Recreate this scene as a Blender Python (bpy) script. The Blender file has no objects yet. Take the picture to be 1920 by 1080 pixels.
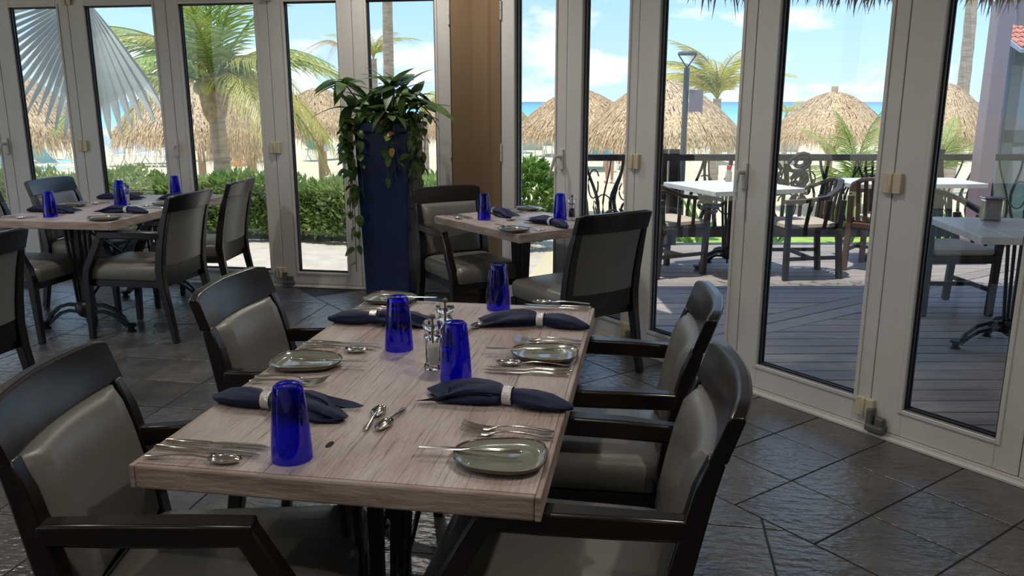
import bpy, bmesh, math, random
from mathutils import Vector, Matrix, Euler
random.seed(7)
S = bpy.context.scene
COL = S.collection
R = math.radians
PI = math.pi

# ------------------------------------------------------------------ camera
YAW = R(9.6); CAMH = 1.45; FPX = 1524.0; PITCH = math.atan(350 / FPX)
cam_d = bpy.data.cameras.new('camera')
cam_d.sensor_width = 36.0
cam_d.lens = 36.0 * FPX / 1920.0
cam_d.clip_start = 0.05; cam_d.clip_end = 6000
cam = bpy.data.objects.new('camera', cam_d)
cam.location = (0, 0, CAMH)
cam.rotation_euler = (PI / 2 - PITCH, 0, YAW)
COL.objects.link(cam)
S.camera = cam

# ------------------------------------------------------------------ world, sun, exposure
W = bpy.data.worlds.new('sky'); S.world = W; W.use_nodes = True
nt = W.node_tree; nt.nodes.clear()
def N(t, **k):
    n = nt.nodes.new(t)
    for a, b in k.items(): setattr(n, a, b)
    return n
out = N('ShaderNodeOutputWorld'); bg = N('ShaderNodeBackground'); bg.inputs['Strength'].default_value = 0.74
tc = N('ShaderNodeTexCoord'); sep = N('ShaderNodeSeparateXYZ')
nt.links.new(tc.outputs['Generated'], sep.inputs[0])
grad = N('ShaderNodeValToRGB')
e = grad.color_ramp.elements
e[0].position = 0.0; e[0].color = (0.56, 0.74, 0.92, 1)
e[1].position = 0.75; e[1].color = (0.16, 0.40, 0.86, 1)
x = e.new(0.10); x.color = (0.40, 0.64, 0.93, 1)
x = e.new(0.30); x.color = (0.31, 0.56, 0.91, 1)
nt.links.new(sep.outputs['Z'], grad.inputs[0])
mp = N('ShaderNodeMapping'); mp.inputs['Scale'].default_value = (4.2, 4.2, 10.5); mp.inputs['Location'].default_value = (1.3, 0.4, 0.2)
nt.links.new(tc.outputs['Generated'], mp.inputs[0])
nz = N('ShaderNodeTexNoise'); nz.inputs['Scale'].default_value = 1.55; nz.inputs['Detail'].default_value = 9; nz.inputs['Roughness'].default_value = 0.55
nt.links.new(mp.outputs[0], nz.inputs['Vector'])
cr = N('ShaderNodeValToRGB'); ce = cr.color_ramp.elements
ce[0].position = 0.515; ce[0].color = (0, 0, 0, 1); ce[1].position = 0.60; ce[1].color = (1, 1, 1, 1)
nt.links.new(nz.outputs[0], cr.inputs[0])
mx = N('ShaderNodeMixRGB'); mx.inputs[2].default_value = (0.86, 0.88, 0.91, 1)
ml = N('ShaderNodeMath', operation='MULTIPLY'); ml.inputs[1].default_value = 0.85
nt.links.new(cr.outputs[0], ml.inputs[0]); nt.links.new(ml.outputs[0], mx.inputs[0])
nt.links.new(grad.outputs[0], mx.inputs[1]); nt.links.new(mx.outputs[0], bg.inputs[0]); nt.links.new(bg.outputs[0], out.inputs[0])

sd = bpy.data.lights.new('sun', 'SUN'); sd.energy = 2.3; sd.angle = R(0.6); sd.color = (1.0, 0.95, 0.86)
so = bpy.data.objects.new('sun', sd); COL.objects.link(so)
so.rotation_euler = Vector((0.16, 0.13, -0.97)).to_track_quat('-Z', 'Y').to_euler()

vs = S.view_settings
vs.view_transform = 'Standard'; vs.look = 'None'; vs.gamma = 1.0; vs.use_curve_mapping = False
vs.exposure = 1.0

# ------------------------------------------------------------------ helpers
def ray(px, py):
    u = (px - 960) / FPX; v = (540 - py) / FPX
    c, s = math.cos(PITCH), math.sin(PITCH)
    a, b, z = u, c + v * s, -s + v * c
    return Vector((a * math.cos(YAW) - b * math.sin(YAW), a * math.sin(YAW) + b * math.cos(YAW), z))
def at(px, py, D):
    """point of the place seen in that direction, D metres ahead"""
    d = ray(px, py); fw = Vector((-math.sin(YAW), math.cos(YAW), 0))
    return Vector((0, 0, CAMH)) + d * (D / d.dot(fw))
def view(p):
    x, y, z = p[0], p[1], p[2] - CAMH
    X = x * math.cos(YAW) + y * math.sin(YAW); Y = -x * math.sin(YAW) + y * math.cos(YAW)
    dep = Y * math.cos(PITCH) - z * math.sin(PITCH); up = Y * math.sin(PITCH) + z * math.cos(PITCH)
    if dep < 0.05: return None
    return 960 + FPX * X / dep, 540 - FPX * up / dep

class MB:
    def __init__(s): s.v = []; s.f = []
    def add(s, vs, fs):
        o = len(s.v); s.v += [tuple(p) for p in vs]; s.f += [tuple(i + o for i in f) for f in fs]; return s
    def box(s, c, d, m=None):
        x, y, z = d[0] / 2, d[1] / 2, d[2] / 2
        vs = [Vector((i * x, j * y, k * z)) for k in (-1, 1) for j in (-1, 1) for i in (-1, 1)]
        if m is not None: vs = [m @ p for p in vs]
        c = Vector(c)
        return s.add([p + c for p in vs], [(0, 2, 3, 1), (4, 5, 7, 6), (0, 1, 5, 4), (2, 6, 7, 3), (0, 4, 6, 2), (1, 3, 7, 5)])
    def b2(s, a, b):
        return s.box([(a[i] + b[i]) / 2 for i in range(3)], [abs(b[i] - a[i]) for i in range(3)])
    def loft(s, rings, cap=True, closed=True):
        n = len(rings[0]); vs = [p for r in rings for p in r]; fs = []
        for i in range(len(rings) - 1):
            for j in range(n if closed else n - 1):
                k = (j + 1) % n
                fs.append((i * n + j, i * n + k, (i + 1) * n + k, (i + 1) * n + j))
        if cap and closed:
            fs.append(tuple(range(n - 1, -1, -1))); fs.append(tuple(range((len(rings) - 1) * n, len(rings) * n)))
        return s.add(vs, fs)
    def sweep(s, path, secs, up=(0, 0, 1)):
        """secs: list (one per point) of section lists [(side, upward)]"""
        path = [Vector(p) for p in path]; up = Vector(up); rings = []
        for i, p in enumerate(path):
            t = (path[min(i + 1, len(path) - 1)] - path[max(i - 1, 0)]).normalized()
            sd = t.cross(up)
            if sd.length < 1e-4: sd = t.cross(Vector((1, 0, 0)))
            sd.normalize(); uu = sd.cross(t).normalized()
            rings.append([p + sd * a + uu * b for a, b in secs[i]])
        return s.loft(rings)
    def bar(s, path, w, h, up=(0, 0, 1)):
        n = len(path)
        ws = w if isinstance(w, (list, tuple)) else [w] * n; hs = h if isinstance(h, (list, tuple)) else [h] * n
        return s.sweep(path, [[(-a / 2, -b / 2), (a / 2, -b / 2), (a / 2, b / 2), (-a / 2, b / 2)] for a, b in zip(ws, hs)], up)
    def tube(s, path, r, n=8, up=(0.03, 0.05, 1)):
        rs = r if isinstance(r, (list, tuple)) else [r] * len(path)
        return s.sweep(path, [[(q * math.cos(2 * PI * k / n), q * math.sin(2 * PI * k / n)) for k in range(n)] for q in rs], up)
    def lathe(s, prof, n=20, c=(0, 0, 0), capped=True):
        rings = [[(c[0] + r * math.cos(2 * PI * k / n), c[1] + r * math.sin(2 * PI * k / n), c[2] + z) for k in range(n)] for r, z in prof]
        return s.loft(rings, capped)
    def prism(s, poly, z0, z1):
        n = len(poly)
        vs = [(p[0], p[1], z0) for p in poly] + [(p[0], p[1], z1) for p in poly]
        fs = [tuple(range(n - 1, -1, -1)), tuple(range(n, 2 * n))] + [(i, (i + 1) % n, n + (i + 1) % n, n + i) for i in range(n)]
        return s.add(vs, fs)
    def xf(s, m):
        s.v = [tuple(m @ Vector(p)) for p in s.v]; return s
    def mesh(s, name, mat, smooth=None):
        me = bpy.data.meshes.new(name); me.from_pydata(s.v, [], s.f); me.update()
        if mat is not None: me.materials.append(mat)
        bm = bmesh.new(); bm.from_mesh(me); bmesh.ops.recalc_face_normals(bm, faces=bm.faces[:]); bm.to_mesh(me); bm.free()
        if smooth is not None:
            me.polygons.foreach_set('use_smooth', [True] * len(me.polygons))
            me.set_sharp_from_angle(angle=R(smooth))
        return me
    def build(s, name, mat, parent=None, smooth=None, bevel=0, seg=2, loc=None):
        return link(name, s.mesh(name, mat, smooth), parent, bevel, seg, loc)
def link(name, me, parent=None, bevel=0, seg=2, loc=None):
    o = bpy.data.objects.new(name, me); COL.objects.link(o)
    if parent is not None: o.parent = parent
    if loc is not None: o.location = loc
    if bevel:
        b = o.modifiers.new('bevel', 'BEVEL'); b.width = bevel; b.segments = seg; b.limit_method = 'ANGLE'; b.angle_limit = R(40)
    return o
def tag(o, label, cat, group=None, kind=None):
    o['label'] = label
    if cat: o['category'] = cat
    if group: o['group'] = group
    if kind: o['kind'] = kind
    return o
def thing(name, label=None, cat=None, loc=(0, 0, 0), rz=0, group=None, kind=None):
    o = bpy.data.objects.new(name, None); o.empty_display_size = 0.05; COL.objects.link(o)
    o.location = loc; o.rotation_euler = (0, 0, rz)
    if label: tag(o, label, cat, group, kind)
    return o
KIDS = {}
def copy_tree(o, label=None, loc=None, rz=None, group=None, parent=None):
    if o.name not in KIDS: KIDS[o.name] = [c for c in COL.objects if c.parent == o]
    kids = KIDS[o.name]
    c = o.copy(); COL.objects.link(c)
    if parent is not None: c.parent = parent
    if label: c['label'] = label
    if group: c['group'] = group
    if loc is not None: c.location = loc
    if rz is not None: c.rotation_euler = (0, 0, rz)
    for k in kids: copy_tree(k, parent=c)
    return c
def clip(poly, nx, ny, d):
    """keep the side nx*x+ny*y <= d"""
    o = []
    for i in range(len(poly)):
        a, b = poly[i], poly[(i + 1) % len(poly)]
        fa, fb = nx * a[0] + ny * a[1] - d, nx * b[0] + ny * b[1] - d
        if fa <= 0: o.append(a)
        if (fa < 0 < fb) or (fb < 0 < fa):
            t = fa / (fa - fb); o.append((a[0] + (b[0] - a[0]) * t, a[1] + (b[1] - a[1]) * t))
    return o
def area(p):
    return abs(sum(p[i][0] * p[(i + 1) % len(p)][1] - p[(i + 1) % len(p)][0] * p[i][1] for i in range(len(p)))) / 2

# ------------------------------------------------------------------ materials
def mat(name, col, rough=0.5, metal=0.0, col2=None, nscale=8, stretch=(1, 1, 1), bump=0.0, bscale=40, spec=0.5, lo=0.35, hi=0.65, detail=6, coat=0, trans=0, sheen=0, objrand=0.0, bstretch=None, rvar=0.0):
    m = bpy.data.materials.new(name); m.use_nodes = True
    t = m.node_tree; b = t.nodes['Principled BSDF']
    b.inputs['Base Color'].default_value = (*col, 1); b.inputs['Roughness'].default_value = rough; b.inputs['Metallic'].default_value = metal
    b.inputs['Specular IOR Level'].default_value = spec
    if coat: b.inputs['Coat Weight'].default_value = coat; b.inputs['Coat Roughness'].default_value = 0.12
    if trans: b.inputs['Transmission Weight'].default_value = trans
    if sheen: b.inputs['Sheen Weight'].default_value = sheen
    if col2 or bump:
        co = t.nodes.new('ShaderNodeTexCoord'); mpn = t.nodes.new('ShaderNodeMapping'); mpn.inputs['Scale'].default_value = stretch
        t.links.new(co.outputs['Object'], mpn.inputs[0]); vec = mpn.outputs[0]
        if objrand:
            oi = t.nodes.new('ShaderNodeObjectInfo'); ad = t.nodes.new('ShaderNodeVectorMath'); ad.operation = 'ADD'
            mu = t.nodes.new('ShaderNodeMath'); mu.operation = 'MULTIPLY'; mu.inputs[1].default_value = 37.0
            t.links.new(oi.outputs['Random'], mu.inputs[0]); t.links.new(vec, ad.inputs[0]); t.links.new(mu.outputs[0], ad.inputs[1]); vec = ad.outputs[0]
    if col2:
        n = t.nodes.new('ShaderNodeTexNoise'); n.inputs['Scale'].default_value = nscale; n.inputs['Detail'].default_value = detail
        t.links.new(vec, n.inputs['Vector'])
        r = t.nodes.new('ShaderNodeValToRGB'); r.color_ramp.elements[0].position = lo; r.color_ramp.elements[1].position = hi
        r.color_ramp.elements[0].color = (*col, 1); r.color_ramp.elements[1].color = (*col2, 1)
        t.links.new(n.outputs[0], r.inputs[0]); src = r.outputs[0]
        if objrand:
            hs = t.nodes.new('ShaderNodeHueSaturation'); mr = t.nodes.new('ShaderNodeMapRange')
            mr.inputs[3].default_value = 1 - objrand; mr.inputs[4].default_value = 1 + objrand
            t.links.new(oi.outputs['Random'], mr.inputs[0]); t.links.new(mr.outputs[0], hs.inputs['Value']); t.links.new(src, hs.inputs['Color']); src = hs.outputs[0]
        t.links.new(src, b.inputs['Base Color'])
        if rvar:
            mr2 = t.nodes.new('ShaderNodeMapRange'); mr2.inputs[3].default_value = rough - rvar; mr2.inputs[4].default_value = rough + rvar
            t.links.new(n.outputs[0], mr2.inputs[0]); t.links.new(mr2.outputs[0], b.inputs['Roughness'])
    if bump:
        n2 = t.nodes.new('ShaderNodeTexNoise'); n2.inputs['Scale'].default_value = bscale; n2.inputs['Detail'].default_value = 5
        v2 = vec
        if bstretch:
            mp2 = t.nodes.new('ShaderNodeMapping'); mp2.inputs['Scale'].default_value = bstretch; t.links.new(vec, mp2.inputs[0]); v2 = mp2.outputs[0]
        t.links.new(v2, n2.inputs['Vector'])
        bp = t.nodes.new('ShaderNodeBump'); bp.inputs['Strength'].default_value = bump; bp.inputs['Distance'].default_value = 0.01
        t.links.new(n2.outputs[0], bp.inputs['Height']); t.links.new(bp.outputs[0], b.inputs['Normal'])
    return m
def thin_glass(name, tint, rough=0.0, ior=1.45, tintgloss=(1, 1, 1)):
    m = bpy.data.materials.new(name); m.use_nodes = True; t = m.node_tree; t.nodes.clear()
    o = t.nodes.new('ShaderNodeOutputMaterial'); mxs = t.nodes.new('ShaderNodeMixShader'); lw = t.nodes.new('ShaderNodeLayerWeight'); lw.inputs[0].default_value = 0.5; f0 = ((ior - 1) / (ior + 1)) ** 2
    pw = t.nodes.new('ShaderNodeMath'); pw.operation = 'POWER'; pw.inputs[1].default_value = 5.0; t.links.new(lw.outputs['Facing'], pw.inputs[0])
    f = t.nodes.new('ShaderNodeMath'); f.operation = 'MULTIPLY_ADD'; f.inputs[1].default_value = 1 - f0; f.inputs[2].default_value = f0; t.links.new(pw.outputs[0], f.inputs[0])
    tr = t.nodes.new('ShaderNodeBsdfTransparent'); tr.inputs[0].default_value = (*tint, 1)
    g = t.nodes.new('ShaderNodeBsdfGlossy'); g.inputs['Roughness'].default_value = rough; g.inputs[0].default_value = (*tintgloss, 1)
    t.links.new(f.outputs[0], mxs.inputs[0]); t.links.new(tr.outputs[0], mxs.inputs[1]); t.links.new(g.outputs[0], mxs.inputs[2]); t.links.new(mxs.outputs[0], o.inputs[0])
    return m
def leafmat(name, col, col2, nscale=6, rough=0.45, translucent=0.35, objrand=0.25):
    m = mat(name, col, rough, col2=col2, nscale=nscale, objrand=objrand)
    t = m.node_tree; b = t.nodes['Principled BSDF']; o = t.nodes['Material Output']
    tl = t.nodes.new('ShaderNodeBsdfTranslucent'); mxs = t.nodes.new('ShaderNodeMixShader'); mxs.inputs[0].default_value = translucent
    src = b.inputs['Base Color'].links[0].from_socket
    t.links.new(src, tl.inputs[0]); t.links.new(b.outputs[0], mxs.inputs[1]); t.links.new(tl.outputs[0], mxs.inputs[2]); t.links.new(mxs.outputs[0], o.inputs[0])
    return m

M = {}
M['tile'] = mat('slate_tile', (0.045, 0.041, 0.039), 0.25, spec=1.0, col2=(0.095, 0.088, 0.082), nscale=5, bump=0.85, bscale=18, bstretch=(1, 1.9, 1), objrand=0.22, detail=8, lo=0.3, hi=0.7, rvar=0.08)
M['grout'] = mat('grout', (0.018, 0.017, 0.017), 0.8)
M['frame'] = mat('door_aluminium', (0.56, 0.54, 0.51), 0.40, col2=(0.52, 0.50, 0.47), nscale=3)
M['gasket'] = mat('rubber_gasket', (0.008, 0.008, 0.012), 0.5)
M['brass'] = mat('cream_hinge', (0.52, 0.44, 0.31), 0.4)
M['latch'] = mat('grey_latch', (0.12, 0.12, 0.10), 0.45, metal=0.4)
M['pane'] = thin_glass('window_glass', (0.97, 0.985, 0.98), ior=1.42)
M['tan'] = mat('tan_plaster', (0.17, 0.105, 0.052), 0.75, col2=(0.19, 0.12, 0.06), nscale=2)
M['plaster'] = mat('cream_plaster', (0.78, 0.73, 0.64), 0.8)
M['ceil'] = mat('ceiling_white', (0.80, 0.77, 0.72), 0.85)
M['wood'] = mat('espresso_wood', (0.0045, 0.003, 0.0026), 0.26, col2=(0.009, 0.005, 0.004), nscale=6, stretch=(1, 1, 0.15), spec=0.55)
M['leather'] = mat('taupe_vinyl', (0.135, 0.126, 0.112), 0.34, col2=(0.152, 0.142, 0.127), nscale=3, bump=0.05, bscale=160)
M['iron'] = mat('black_cast_iron', (0.006, 0.006, 0.007), 0.42, bump=0.05, bscale=60)
def tabletop_mat():
    m = mat('washed_wood_top', (0.4, 0.3, 0.25), 0.36, objrand=0); t = m.node_tree; b = t.nodes['Principled BSDF']
    co = t.nodes.new('ShaderNodeTexCoord')
    def noise(sc, scale, det):
        mp_ = t.nodes.new('ShaderNodeMapping'); mp_.inputs['Scale'].default_value = sc; t.links.new(co.outputs['Object'], mp_.inputs[0])
        n_ = t.nodes.new('ShaderNodeTexNoise'); n_.inputs['Scale'].default_value = scale; n_.inputs['Detail'].default_value = det; t.links.new(mp_.outputs[0], n_.inputs['Vector']); return n_.outputs[0]
    def ramp(src, stops):
        r_ = t.nodes.new('ShaderNodeValToRGB'); el = r_.color_ramp.elements
        el[0].position, el[0].color = stops[0][0], (*stops[0][1], 1); el[1].position, el[1].color = stops[-1][0], (*stops[-1][1], 1)
        for p_, c_ in stops[1:-1]: q_ = el.new(p_); q_.color = (*c_, 1)
        t.links.new(src, r_.inputs[0]); return r_.outputs[0]
    streak = noise((46, 1.6, 1), 3.0, 5); fine = noise((150, 7, 1), 3.0, 3); patch = noise((2.2, 1.0, 1), 3.0, 6)
    base = ramp(patch, [(.32, (.37, .285, .245)), (.50, (.47, .39, .355)), (.68, (.55, .485, .455))])
    groove = ramp(streak, [(.30, (.45, .39, .36)), (.43, (1, 1, 1))]); grain = ramp(fine, [(.33, (.72, .69, .67)), (.55, (1, 1, 1))])
    m1 = t.nodes.new('ShaderNodeMixRGB'); m1.blend_type = 'MULTIPLY'; m1.inputs[0].default_value = .85; t.links.new(base, m1.inputs[1]); t.links.new(groove, m1.inputs[2])
    m2 = t.nodes.new('ShaderNodeMixRGB'); m2.blend_type = 'MULTIPLY'; m2.inputs[0].default_value = .8; t.links.new(m1.outputs[0], m2.inputs[1]); t.links.new(grain, m2.inputs[2])
    t.links.new(m2.outputs[0], b.inputs['Base Color'])
    ad = t.nodes.new('ShaderNodeMath'); ad.operation = 'ADD'; t.links.new(streak, ad.inputs[0]); t.links.new(fine, ad.inputs[1])
    bp = t.nodes.new('ShaderNodeBump'); bp.inputs['Strength'].default_value = .55; bp.inputs['Distance'].default_value = .004; t.links.new(ad.outputs[0], bp.inputs['Height']); t.links.new(bp.outputs[0], b.inputs['Normal'])
    return m
M['top'] = tabletop_mat()
M['edge'] = mat('washed_wood_edge', (0.25, 0.18, 0.145), 0.5, col2=(0.39, 0.31, 0.265), nscale=9, stretch=(0.8, 0.8, 4), bump=0.3, bscale=30, objrand=0.08, detail=8)
M['hole'] = mat('knot_hole', (0.012, 0.008, 0.006), 0.9)
M['blue'] = thin_glass('cobalt_glass', (0.18, 0.11, 0.93), ior=1.65)
M['bluebase'] = thin_glass('cobalt_glass_base', (0.28, 0.24, 0.95), ior=1.6)
M['clear'] = mat('clear_acrylic', (0.97, 0.97, 0.97), 0.02, trans=1.0)
M['salt'] = mat('salt', (0.75, 0.73, 0.70), 0.8)
M['pepper'] = mat('peppercorns', (0.03, 0.02, 0.015), 0.8, bump=0.4, bscale=300)
M['steel'] = mat('polished_steel', (0.62, 0.59, 0.55), 0.16, metal=1.0)
M['ring'] = mat('silver_ring', (0.75, 0.75, 0.76), 0.12, metal=0.85, bump=0.5, bscale=140)
M['napkin'] = mat('navy_cloth', (0.0016, 0.0065, 0.040), 0.7, col2=(0.0025, 0.009, 0.054), nscale=20, bump=0.15, bscale=400)
M['dish'] = mat('sage_stoneware', (0.15, 0.165, 0.13), 0.14, col2=(0.20, 0.215, 0.17), nscale=5, spec=0.6, coat=0.5)
M['rim'] = mat('brown_glaze_rim', (0.085, 0.045, 0.022), 0.25, coat=0.4)
M['potblue'] = mat('blue_glazed_pot', (0.006, 0.016, 0.065), 0.2, col2=(0.009, 0.024, 0.09), nscale=3, coat=0.3)
M['soil'] = mat('soil', (0.02, 0.014, 0.01), 0.9, bump=0.6, bscale=60)
M['pothos'] = leafmat('pothos_leaf', (0.035, 0.085, 0.018), (0.14, 0.22, 0.05), nscale=18)
M['dracaena'] = leafmat('broad_leaf', (0.028, 0.075, 0.016), (0.10, 0.17, 0.05), nscale=12)
M['vine'] = mat('vine_stem', (0.06, 0.08, 0.03), 0.7)
M['yellowleaf'] = leafmat('yellow_leaf', (0.5, 0.35, 0.06), (0.45, 0.25, 0.05))
M['hedge'] = leafmat('hedge_leaf', (0.22, 0.36, 0.07), (0.48, 0.58, 0.20), nscale=3, translucent=0.3)
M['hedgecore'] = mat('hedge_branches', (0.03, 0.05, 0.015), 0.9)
M['shrub'] = leafmat('shrub_leaf', (0.14, 0.30, 0.04), (0.30, 0.45, 0.10), nscale=3, translucent=0.3)
M['palm'] = leafmat('palm_leaf', (0.20, 0.34, 0.05), (0.42, 0.46, 0.12), nscale=1.2, translucent=0.35)
M['palmy'] = leafmat('yellow_palm_leaf', (0.42, 0.44, 0.08), (0.62, 0.52, 0.12), nscale=1.2, translucent=0.35)
M['palmdry'] = leafmat('dry_palm_leaf', (0.50, 0.36, 0.16), (0.58, 0.45, 0.24), nscale=1.2)
M['fan'] = leafmat('silver_fan_leaf', (0.42, 0.45, 0.42), (0.56, 0.59, 0.55), nscale=2, translucent=0.2)
M['trunk'] = mat('palm_trunk', (0.36, 0.27, 0.19), 0.85, col2=(0.52, 0.42, 0.32), nscale=4, stretch=(1, 1, 6), bump=0.8, bscale=9, bstretch=(1, 1, 3))
M['fibre'] = mat('palm_fibre', (0.30, 0.20, 0.12), 0.9, col2=(0.46, 0.34, 0.22), nscale=12, bump=0.8, bscale=25)
M['coconut'] = mat('coconut_husk', (0.35, 0.36, 0.08), 0.5)
M['thatch'] = mat('palm_thatch', (0.42, 0.27, 0.13), 0.9, col2=(0.84, 0.63, 0.39), nscale=34, objrand=0.06, detail=3)
M['thatchd'] = mat('shaded_eave_thatch', (0.30, 0.22, 0.14), 0.9, col2=(0.42, 0.32, 0.21), nscale=9)  # darker copy of the palm thatch, eave shade put into its colour
M['post'] = mat('weathered_post', (0.45, 0.33, 0.2), 0.8)
M['sand'] = mat('beach_sand', (0.60, 0.50, 0.31), 0.95, col2=(0.66, 0.565, 0.38), nscale=0.6, bump=0.5, bscale=1.3)
M['path'] = mat('paver_path', (0.50, 0.43, 0.35), 0.9, col2=(0.60, 0.52, 0.43), nscale=6, bump=0.2, bscale=50)
M['grass'] = mat('lawn', (0.22, 0.38, 0.05), 0.9, col2=(0.38, 0.50, 0.10), nscale=6)
M['plank'] = mat('composite_decking', (0.26, 0.215, 0.20), 0.6, col2=(0.37, 0.32, 0.30), nscale=10, stretch=(0.35, 6, 6), bump=0.25, bscale=20, bstretch=(0.3, 4, 1), objrand=0.12)
M['joist'] = mat('deck_joists', (0.02, 0.016, 0.014), 0.9)
M['rail'] = mat('black_rail', (0.012, 0.010, 0.010), 0.35)
M['dtop'] = mat('pale_deck_tabletop', (0.62, 0.60, 0.57), 0.4, col2=(0.72, 0.70, 0.67), nscale=5, stretch=(1, 8, 1))
M['dwood'] = mat('dark_deck_wood', (0.030, 0.018, 0.013), 0.45, col2=(0.05, 0.03, 0.022), nscale=5)
M['dwood2'] = mat('brown_deck_wood', (0.12, 0.065, 0.042), 0.5, col2=(0.16, 0.09, 0.06), nscale=5)
M['cushion'] = mat('beige_cushion', (0.50, 0.42, 0.33), 0.8)
M['red'] = mat('red_cap', (0.55, 0.02, 0.02), 0.4)
M['jar'] = mat('bottle_glass', (0.62, 0.58, 0.52), 0.12, trans=0.5)
M['lamp'] = mat('lamp_grey', (0.10, 0.10, 0.10), 0.5)
M['mauve'] = mat('mauve_column', (0.36, 0.26, 0.27), 0.7)
M['wing'] = mat('lilac_wall', (0.36, 0.37, 0.44), 0.8)
M['wingframe'] = mat('grey_mullion', (0.22, 0.21, 0.21), 0.6)
M['rooftile'] = mat('red_roof_tile', (0.50, 0.14, 0.08), 0.7, col2=(0.60, 0.22, 0.14), nscale=6)
M['loungew'] = mat('white_lounge_frame', (0.80, 0.78, 0.72), 0.5)
M['loungeb'] = mat('blue_sling', (0.16, 0.46, 0.60), 0.7)
M['loungeg'] = mat('grey_blue_sling', (0.46, 0.53, 0.55), 0.7)
M['towel'] = mat('turquoise_towel', (0.03, 0.42, 0.62), 0.9)
M['skin'] = mat('bather_skin', (0.55, 0.28, 0.18), 0.6)  # one even skin colour for every beach figure
M['hair'] = mat('hair', (0.07, 0.04, 0.025), 0.7)
M['wear1'] = mat('teal_swimwear', (0.08, 0.35, 0.42), 0.8)
M['wear2'] = mat('pale_shirt', (0.72, 0.76, 0.80), 0.8)
M['wear3'] = mat('orange_swimwear', (0.75, 0.30, 0.05), 0.8)
# sea: shallow turquoise to deeper blue with distance from the shore
m = mat('sea_water', (0.10, 0.60, 0.60), 0.35, bump=0.1, bscale=0.5); M['sea'] = m; t = m.node_tree
tcn = t.nodes.new('ShaderNodeTexCoord'); sx = t.nodes.new('ShaderNodeSeparateXYZ'); t.links.new(tcn.outputs['Object'], sx.inputs[0])
mr = t.nodes.new('ShaderNodeMapRange'); mr.inputs[1].default_value = 0; mr.inputs[2].default_value = 900
t.links.new(sx.outputs['Y'], mr.inputs[0]); rp = t.nodes.new('ShaderNodeValToRGB')
rp.color_ramp.elements[0].color = (0.30, 0.62, 0.60, 1); rp.color_ramp.elements[1].color = (0.05, 0.19, 0.31, 1); rp.color_ramp.elements[1].position = 0.8
q = rp.color_ramp.elements.new(0.15); q.color = (0.10, 0.42, 0.48, 1)
t.links.new(mr.outputs[0], rp.inputs[0]); t.links.new(rp.outputs[0], t.nodes['Principled BSDF'].inputs['Base Color'])

# ------------------------------------------------------------------ the room
YL = 5.98            # inner face of the window wall
SR = 4.65            # inner face of the slanted wall: x + y = SR
C45 = math.sqrt(0.5)
def inside(p, m=0): return p[1] <= YL + m and p[0] + p[1] <= SR + m * 1.414
XL0, YB0 = -7.2, -3.6
sub = [(XL0, YB0), (8.25, YB0), (-1.33, YL), (XL0, YL)]
flo = MB().prism([(XL0 - .2, YB0 - .2), (SR - YB0 + .2 + .1, YB0 - .2), (-1.33 + .1, YL + .14), (XL0 - .2, YL + .14)], -0.16, -0.004).build('floor', M['grout'])
tag(flo, 'dark slate tiled restaurant floor with thin recessed joints', 'floor', kind='structure')
G = 0.0035
field = []; SB = 2.258 * math.sqrt(2)
for i in range(-24, 24):
    for j in range(-20, 14):
        x0 = 0.437 + 0.3415 * i; y0 = 2.683 + 0.352 * j
        p = [(x0 + G, y0 + G), (x0 + .3415 - G, y0 + G), (x0 + .3415 - G, y0 + .352 - G), (x0 + G, y0 + .352 - G)]
        for c in ((1, 1, SB - G * 1.4), (0, 1, YL), (-1, 0, -XL0), (0, -1, -YB0)):
            if p: p = clip(p, *c)
        if len(p) >= 3 and area(p) > 0.0008: field.append(p)
for i in range(3):
    for j in range(-14, 22):
        s0 = 2.258 + 0.3365 * i; t0 = -1.09 + 0.3345 * j
        q = [(s0 + G, t0 + G), (s0 + .3365 - G, t0 + G), (s0 + .3365 - G, t0 + .3345 - G), (s0 + G, t0 + .3345 - G)]
        p = [((s + t_) * C45, (s - t_) * C45) for s, t_ in q]
        for c in ((0, 1, YL), (1, 1, SR), (0, -1, -YB0), (-1, 0, -XL0)):
            if p: p = clip(p, *c)
        if len(p) >= 3 and area(p) > 0.0008: field.append(p)
def tile_rank(p):
    cx = sum(a[0] for a in p) / len(p); cy = sum(a[1] for a in p) / len(p); v = view((cx, cy, 0))
    ok = v is not None and -60 < v[0] < 1980 and v[1] < 1150
    return (0 if ok else 1, cx * cx + cy * cy)
field.sort(key=tile_rank)
rest = MB()
for k, p in enumerate(field):
    if k < 298 and tile_rank(p)[0] == 0:
        cx = sum(a[0] for a in p) / len(p); cy = sum(a[1] for a in p) / len(p)
        lift = random.uniform(-0.0006, 0.0006)
        MB().prism([(a[0] - cx, a[1] - cy) for a in p], -0.01, lift).build('tile', M['tile'], flo, bevel=0.0012, seg=1, loc=(cx, cy, 0))
    else: rest.prism(p, -0.01, 0.0)
o = rest.build('outlying_tiles', M['tile'], flo); o['kind'] = 'stuff'

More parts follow.
